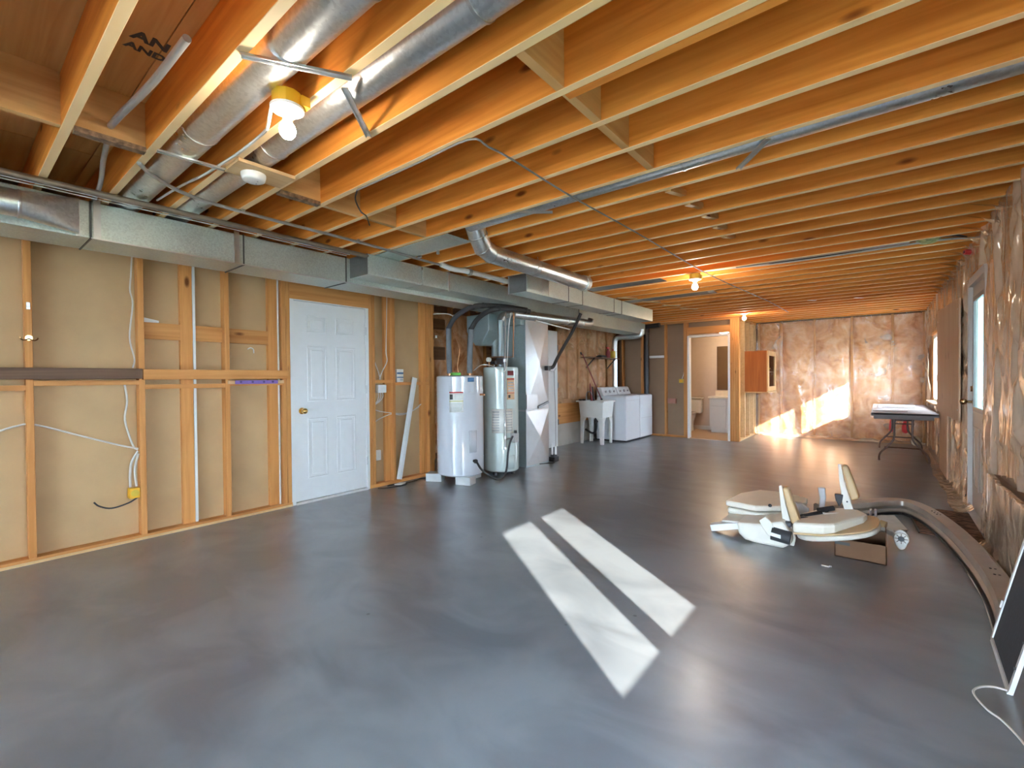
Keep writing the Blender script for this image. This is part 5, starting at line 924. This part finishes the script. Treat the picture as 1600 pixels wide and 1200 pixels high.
cable('dark_lead', [(-4.60, 0.96, 0.33), (-4.59, 0.90, 0.30), (-4.595, 0.80, 0.28), (-4.60, 0.73, 0.31), (-4.605, 0.70, 0.345)], 0.006, 'rubber', 'short dark lead trailing from the yellow outlet box')
tag(MB().tube([(-4.585, 2.062, 0.04), (-4.585, 2.062, 2.3)], 0.009, 8).build('white_conduit', 'cable', smooth=50), 'thin white pipe running floor to duct just left of the white door', 'pipe')
cable('wall_cable', [(-4.60, 3.345, 2.25), (-4.60, 3.335, 1.9), (-4.60, 3.325, 1.6), (-4.59, 3.33, 1.47), (-4.59, 3.27, 1.36), (-4.59, 3.24, 1.30), (-4.59, 3.22, 1.25)], 0.006, 'cable', 'white cable dropping to the switch right of the white door')
cable('wall_cable', [(-4.60, 3.13, 2.1), (-4.60, 3.15, 1.8), (-4.60, 3.135, 1.55), (-4.59, 3.20, 1.36), (-4.59, 3.235, 1.25)], 0.006, 'cable', 'white cable hugging the door stud down to the switch')
t = thing('light_switch', 'white switch box with cables below the ledge right of the door', 'switch', (-4.6, 3.23, 1.09)); B(-4.62, -4.55, 3.18, 3.29, 1.095, 1.19).build('box', 'plastic', t, bevel=0.006); B(-4.55, -4.545, 3.20, 3.27, 1.11, 1.175).build('plate', 'white', t, bevel=0.002); B(-4.545, -4.538, 3.228, 3.245, 1.13, 1.155).build('toggle', 'plastic', t)
for i in range(3):
    cable('switch_lead', [(-4.585, 3.20+i*0.03, 1.095), (-4.58, 3.20+i*0.03, 1.05), (-4.585, 3.185+i*0.02, 1.0), (-4.59, 3.165, 0.98-i*0.01)], 0.005, 'cable', ['left', 'middle', 'right'][i]+' cable tail curling below the white switch box', group='tails below the switch')
cable('wall_cable', [(-4.60, 3.15, 0.90), (-4.59, 3.25, 0.87), (-4.585, 3.40, 0.845), (-4.59, 3.55, 0.83), (-4.595, 3.70, 0.85), (-4.60, 3.85, 0.93)], 0.006, 'cable', 'upper white cable strung between studs right of the door')
cable('wall_cable', [(-4.60, 3.15, 0.75), (-4.59, 3.22, 0.79), (-4.585, 3.38, 0.835), (-4.59, 3.52, 0.815), (-4.595, 3.66, 0.835), (-4.60, 3.82, 0.90)], 0.006, 'cable', 'lower white cable strung between studs right of the door')
t = thing('wall_outlet', 'white outlet low on the wall right of the door', 'outlet', (-4.6, 3.21, 0.3)); B(-4.635, -4.60, 3.17, 3.24, 0.30, 0.42).build('plate', 'plastic', t, bevel=0.004)
for z in (0.335, 0.385): B(-4.60, -4.598, 3.19, 3.22, z-0.012, z+0.012).build('socket', 'white', t)
t = thing('small_carton', 'small white and blue carton on the ledge by the water heater', 'box', (-4.6, 3.50, 1.216)); B(-4.63, -4.57, 3.455, 3.555, 1.217, 1.375).build('carton', 'lab', t, bevel=0.002)
for z, h in ((1.315, 0.022), (1.27, 0.012)): B(-4.5699, -4.568, 3.458, 3.552, z, z+h).build('print_band', 'blue', t)
B(-4.5699, -4.568, 3.50, 3.545, 1.235, 1.26).build('print_patch', 'ink_g', t)
t = thing('leaning_trim', 'long white trim board leaning in the stud bay beside the water heater', 'board', (-4.53, 3.5, 0.04)); MB().bar((-4.525, 3.44, 0.045), (-4.545, 3.71, 1.27), 0.012, 0.07, (0, 1, 0.2)).build('board', 'white', t); MB().bar((-4.517, 3.44, 0.05), (-4.537, 3.71, 1.265), 0.004, 0.018, (0, 1, 0.2)).build('bead', 'plastic', t)
cable('floor_cord', [(-4.47, 3.10, 0.008), (-4.42, 3.16, 0.008), (-4.36, 3.34, 0.008), (-4.40, 3.46, 0.008), (-4.48, 3.40, 0.008), (-4.50, 3.28, 0.008), (-4.46, 3.24, 0.012), (-4.42, 3.44, 0.012), (-4.44, 3.62, 0.008), (-4.48, 3.72, 0.008), (-4.44, 3.80, 0.008), (-4.50, 3.86, 0.008)], 0.006, 'black', 'tangled black cord on the floor below the leaning white trim')
tag(MB().prism([(-4.44, 3.30), (-4.38, 3.36), (-4.42, 3.46), (-4.47, 3.40)], 'xy', 0.012, 0.022).build('paper_scrap', 'plastic'), 'white paper scrap on the tangled black cord', 'paper')
t = thing('hose_bib', 'small tap poking from the end stud beside the water heater', 'tap', (-4.56, 4.035, 1.78)); MB().cyl((-4.57, 4.03, 1.79), (-4.55, 4.09, 1.79), 0.012, 8).build('spout', 'brass', t); MB().cyl((-4.55, 4.075, 1.79), (-4.55, 4.075, 1.825), 0.016, 10).build('wheel', 'steel', t)
cable('wall_cable', [(-4.60, 4.04, 2.10), (-4.5, 4.05, 2.10), (-4.35, 4.1, 2.09), (-4.25, 4.15, 2.04)], 0.007, 'cable', 'white cable crossing the alcove under the trunk duct')

# ================================================================== STAIR LIFT
t = thing('stair_lift', 'dismantled ivory stair lift seat unit lying on its back on the floor', 'stair lift', (-0.5, 4.0, 0))
MB().prism([(-0.86, 0.13), (-0.70, 0.15), (-0.55, 0.20), (-0.50, 0.12), (-0.49, 0.05), (-0.545, 0.0), (-0.72, 0.0), (-0.80, 0.01), (-0.845, 0.05)], 'xz', 3.80, 4.10).build('carriage', 'ivory', t, bevel=0.018)
MB().prism([(-0.98, 0.10), (-0.70, 0.13), (-0.70, 0.142), (-0.98, 0.112)], 'xz', 3.86, 4.12).build('cover_plate', 'ivory', t)
MB().bar((-1.07, 3.90, 0.030), (-0.82, 3.94, 0.09), 0.07, 0.05).build('tube', 'plastic', t, bevel=0.004)
pts = [(-1.01, 4.10), (-0.78, 4.06), (-0.62, 4.18), (-0.47, 4.42), (-0.48, 4.60), (-0.66, 4.70), (-0.86, 4.68), (-0.97, 4.45)]
MB().prism(pts, 'xy', 0.168, 0.215).build('footrest_top', 'ivory_c', t, bevel=0.012); MB().prism([(x*0.97-0.02, y*0.99+0.04) for x, y in pts], 'xy', 0.108, 0.158).build('footrest_base', 'ivory', t, bevel=0.02)
MB().bar((-0.98, 4.13, 0.163), (-0.55, 4.30, 0.164), 0.05, 0.006).build('hinge_strip', 'greyp', t); MB().ball((-0.68, 4.10, 0.225), 0.014, 8).build('knob', 'black', t, smooth=60)
MB().prism([(-0.62, 0.05), (-0.45, 0.05), (-0.44, 0.20), (-0.50, 0.235), (-0.60, 0.235)], 'xz', 4.28, 4.33).build('seat_bracket', 'greyp', t, bevel=0.01)
MB().prism([(-0.70, 0.18), (-0.66, 0.215), (-0.62, 0.18), (-0.58, 0.08), (-0.62, 0.06), (-0.67, 0.12)], 'xz', 3.785, 3.80).build('side_bracket', 'ivory', t, bevel=0.003)
MB().cyl((-0.62, 3.80, 0.10), (-0.50, 3.80, 0.085), 0.048, 20).build('motor', 'rubber', t, smooth=45); MB().prism([(-0.62, 0.095), (-0.555, 0.085), (-0.555, 0.11), (-0.62, 0.12)], 'xz', 3.748, 3.7515).build('motor_label', 'lab', t); B(-0.60, -0.50, 3.84, 3.93, 0.15, 0.185).build('cap', 'black', t, bevel=0.01)
def armrest(x, y, z, s):
    a = MB().prism([(x-0.087*s, z+0.43*s), (x-0.068*s, z+0.435*s), (x-0.045*s, z+0.30*s), (x-0.010*s, z+0.17*s), (x+0.02*s, z+0.06*s), (x+0.01*s, z), (x-0.03*s, z), (x-0.058*s, z+0.13*s), (x-0.078*s, z+0.30*s)], 'xz', y-0.012, y+0.012).build('arm_plate', 'ivory', t, bevel=0.004)
    p = MB().prism([(x-0.064*s, z+0.412*s), (x-0.048*s, z+0.43*s), (x-0.022*s, z+0.415*s), (x+0.048*s, z+0.20*s), (x+0.040*s, z+0.175*s), (x-0.004*s, z+0.162*s)], 'xz', y-0.030, y+0.055).build('arm_pad', 'tan', t, bevel=0.014)
    for q in (0.145, 0.03): MB().cyl((x-0.028*s, y-0.013, z+q*s), (x-0.028*s, y-0.017, z+q*s), 0.006, 8).build('bolt', 'black', a)
armrest(-0.50, 3.90, 0.005, 1.0); armrest(-0.165, 4.25, 0.165, 0.97)
def tilt(plan, z0, slope, th, x0=-0.48):
    g = MB(); n = len(plan); b = [(x, y, z0+slope*(x-x0)) for x, y in plan]
    return g.add(b + [(x, y, z+th) for x, y, z in b], [tuple(range(n-1, -1, -1)), tuple(range(n, 2*n))] + [(i, (i+1) % n, (i+1) % n+n, i+n) for i in range(n)])
def rounded(c, rx, ry, e, n=28, flat=-9):
    out = []
    for j in range(n):
        a = 2*math.pi*j/n; ca, sa = math.cos(a), math.sin(a)
        x = c[0]+rx*math.copysign(abs(ca)**e, ca); y = c[1]+ry*math.copysign(abs(sa)**e, sa); out.append((max(x, flat), y))
    return out
tilt(rounded((-0.24, 4.03), 0.245, 0.27, 0.75), 0.065, 0.27, 0.035).build('backrest_shell', 'ivory', t, bevel=0.012); tilt(rounded((-0.235, 4.03), 0.235, 0.26, 0.75), 0.102, 0.27, 0.012).build('backrest_edge', 'tan', t, bevel=0.004)
cu = tilt([(-0.49, 3.80), (-0.30, 3.775), (-0.24, 3.80), (-0.09, 4.02), (-0.07, 4.12), (-0.12, 4.24), (-0.22, 4.30), (-0.36, 4.27), (-0.47, 4.10)], 0.125, 0.16, 0.078).build('seat_cushion', 'ivory_c', t, bevel=0.024, seg=3); tilt([(-0.485, 3.806), (-0.30, 3.782), (-0.245, 3.806), (-0.096, 4.02), (-0.078, 4.12), (-0.13, 4.23), (-0.22, 4.29), (-0.36, 4.26), (-0.465, 4.10)], 0.116, 0.16, 0.016).build('cushion_base', 'tan', t, bevel=0.003)
for (p, q, m_, r_) in (((-0.44, 4.00, 0.205), (-0.34, 4.08, 0.235), 'black', 0.020), ((-0.36, 4.10, 0.24), (-0.27, 4.16, 0.262), 'black', 0.022), ((-0.47, 3.94, 0.20), (-0.40, 3.97, 0.20), 'rubber', 0.018)): MB().cyl(p, q, r_, 12, r_*0.8).build('belt_reel', m_, t, smooth=45)
MB().bar((-0.33, 4.08, 0.225), (-0.24, 4.12, 0.232), 0.04, 0.02).build('belt_label', 'lab', t); cable_pts = smooth_path([(-0.49, 3.98, 0.20), (-0.42, 4.03, 0.22), (-0.36, 4.04, 0.20), (-0.30, 4.12, 0.245)], 4); MB().tube(cable_pts, 0.007, 6).build('belt', 'black', t)
MB().prism([(-0.385, 0.18), (-0.345, 0.18), (-0.333, 0.28), (-0.338, 0.365), (-0.388, 0.362), (-0.375, 0.27)], 'xz', 4.36, 4.385).build('control_paddle', 'greyp', t, bevel=0.008); MB().prism([(-0.27, 0.355), (-0.215, 0.355), (-0.225, 0.29), (-0.24, 0.26), (-0.262, 0.31)], 'xz', 4.22, 4.26).build('joystick', 'rubber', t, bevel=0.006)
MB().cyl((-0.20, 3.90, 0.055), (-0.17, 3.90, 0.055), 0.02, 10).build('foot_pad', 'ivory', t)
t = thing('cardboard_box', 'open brown cardboard box under the stair lift seat', 'box', (-0.1, 4.05, 0))
x0, x1, y0, y1, h = -0.245, 0.035, 3.87, 4.22, 0.125
for n_, a in (('side', (x0, x1, y0, y0+0.005, 0, h)), ('side', (x0, x1, y1-0.005, y1, 0, h)), ('side', (x0, x0+0.005, y0, y1, 0, h)), ('side', (x1-0.005, x1, y0, y1, 0, h+0.04)), ('bottom', (x0, x1, y0, y1, 0.0, 0.005))): B(*a).build(n_, 'card', t)
B(-0.245, -0.16, 3.869, 3.8695, 0.085, 0.105).build('handle_slot', 'ink', t)
t = thing('wheel_bracket', 'cast metal wheel bracket standing right of the cardboard box', 'bracket', (0.12, 4.3, 0))
ring = [(0.118+0.045*math.cos(2*math.pi*j/24), 0.085+0.055*math.sin(2*math.pi*j/24)) for j in range(24)]
MB().prism([(0.118+0.046*math.cos(a)*(1 if math.sin(a) > -0.2 else 0.8), 0.075+0.072*math.sin(a)) for a in [2*math.pi*j/20 for j in range(20)]], 'xz', 4.27, 4.30).build('plate', 'castal', t, bevel=0.005); MB().lathe([(0.016, -0.012), (0.040, -0.012), (0.042, 0.0), (0.042, 0.01)], (0.118, 4.272, 0.085), 24, 'y').build('hub_ring', 'castal', t, smooth=40); MB().cyl((0.118, 4.262, 0.085), (0.118, 4.257, 0.085), 0.019, 16).build('axle_hole', 'black', t)
for j in range(8): a = 2*math.pi*j/8; MB().bar((0.118+0.016*math.cos(a), 4.259, 0.085+0.016*math.sin(a)), (0.118+0.036*math.cos(a), 4.259, 0.085+0.036*math.sin(a)), 0.005, 0.006, (0, 1, 0)).build('spoke', 'tubing', t)
MB().bar((0.085, 4.29, 0.10), (-0.0, 4.33, 0.13), 0.03, 0.035).build('arm', 'castal', t, bevel=0.005); MB().cyl((0.0, 4.34, 0.15), (0.035, 4.33, 0.145), 0.03, 14).build('roller', 'tan', t, smooth=45)
for x in (-0.055, -0.025): B(x-0.008, x+0.008, 4.36, 4.42, 0.13, 0.24).build('fork', 'greyp', t, bevel=0.004)
B(-0.075, 0.0, 4.35, 4.43, 0.0, 0.14).build('fork_base', 'castal', t, bevel=0.006)
# curved rail
path = smooth_path([(-0.42, 4.80, 0.05), (-0.16, 5.12, 0.05), (0.05, 5.38, 0.05), (0.20, 5.42, 0.05), (0.32, 5.20, 0.05), (0.41, 4.80, 0.05), (0.47, 4.35, 0.05), (0.505, 3.90, 0.05), (0.515, 3.50, 0.05), (0.50, 3.15, 0.05)], 8)
t = thing('stair_rail', 'long curved aluminium stair lift rail bending across the floor by the outside door', 'rail', (0.3, 4.6, 0))
def sweep(path, prof):
    g = MB(); k = len(path); n = len(prof)
    for i, p in enumerate(path):
        d = (path[min(i+1, k-1)]-path[max(i-1, 0)]); d.z = 0; d.normalize(); sd = Vector((d.y, -d.x, 0))
        for (a, b) in prof: g.v.append(p+sd*a+Vector((0, 0, b)))
    for i in range(k-1):
        for j in range(n): g.f.append((i*n+j, i*n+(j+1) % n, (i+1)*n+(j+1) % n, (i+1)*n+j))
    g.f += [tuple(range(n-1, -1, -1)), tuple(range((k-1)*n, k*n))]; return g
sweep(path, [(0.045, -0.05), (0.058, -0.02), (0.042, 0.0), (0.058, 0.03), (0.048, 0.07), (-0.030, 0.078), (-0.052, 0.064), (-0.052, -0.04), (-0.04, -0.05)]).build('rail_body', 'rail', t, smooth=30)
sweep(path, [(0.060, -0.048), (0.072, -0.048), (0.072, -0.028), (0.060, -0.028)]).build('rack_strip', 'black', t, smooth=30)
for p in (path[34], path[35], path[36], path[58], path[60]): 
    for dx in (0.0, 0.02): MB().cyl((p.x-0.01+dx, p.y, 0.124), (p.x-0.01+dx, p.y, 0.1275), 0.006, 8).build('rail_hole', 'ink', t)
tag(MB().prism([(-0.20, 5.10), (0.10, 5.28), (0.175, 4.84), (-0.08, 4.62)], 'xy', 0.001, 0.008).build('foam_board', 'sheet'), 'white flat panel lying on the floor inside the rail curve', 'panel')
# doormat
mt = thing('doormat', 'dark brown patterned doormat at the outside door half under the rail', 'mat', (0.4, 5.2, 0)); MB().prism([(0.19, 5.55), (0.42, 5.76), (0.62, 5.74), (0.615, 4.78), (0.24, 4.82)], 'xy', 0.001, 0.010).build('pile', 'mat', mt, bevel=0.003)
MB().prism([(0.19, 5.55), (0.20, 5.56), (0.25, 4.825), (0.238, 4.82)], 'xy', 0.001, 0.011).build('binding', 'black', mt)
# window screen leaning near the camera
t = thing('window_screen', 'white framed dark window screen leaning on the ledge near the camera', 'screen', (0.41, 2.83, 0))
L0, L1 = Vector((0.413, 3.07, 0.008)), Vector((0.396, 2.59, 0.008)); upv = Vector((0.215, 0, 1)).normalized()*0.86
e = (L1-L0)
f = MB(); f.bar(L0, L1, 0.014, 0.024, upv); f.bar(L0+upv, L1+upv, 0.014, 0.024, upv); f.bar(L0, L0+upv, 0.014, 0.024, e); f.bar(L1, L1+upv, 0.014, 0.024, e); f.build('frame', 'alu', t)
MB().bar((L0+L1)/2, (L0+L1)/2+upv, 0.003, e.length-0.02, e).build('mesh', 'screen', t)
MB().tube([L0+upv*0.2+e*0.06+V(-0.014, 0, 0), L0+upv*0.24+e*0.06+V(-0.014, 0, 0)], 0.006, 6).build('pull_tab', 'alu', t)
for q in (0.12, 0.25): MB().cyl(L1+upv*q+V(-0.013, 0, 0), L1+upv*q+V(-0.007, 0, 0), 0.006, 8).build('hole', 'ink', t)
cable('extension_cord', [(0.40, 2.60, 0.01), (0.35, 2.60, 0.008), (0.305, 2.56, 0.008), (0.285, 2.50, 0.008), (0.31, 2.41, 0.008), (0.345, 2.36, 0.008), (0.38, 2.25, 0.008), (0.40, 2.1, 0.008)], 0.004, 'cable', 'white cord curling on the floor beside the window screen', n=6)
cable('extension_cord', [(0.43, 4.0, 0.008), (0.435, 3.85, 0.01), (0.445, 3.6, 0.008), (0.435, 3.3, 0.008), (0.425, 3.12, 0.01)], 0.004, 'cable', 'white cord lying along the inside of the curved rail', n=6)
t = thing('debris_clip', 'small metal clip on the floor in front of the cardboard box', 'clip', (-0.28, 3.6, 0)); B(-0.30, -0.26, 3.61, 3.625, 0.0, 0.008).build('plate', 'oldpipe', t); MB().cyl((-0.26, 3.617, 0.006), (-0.245, 3.617, 0.006), 0.005, 8).build('pin', 'steel', t)
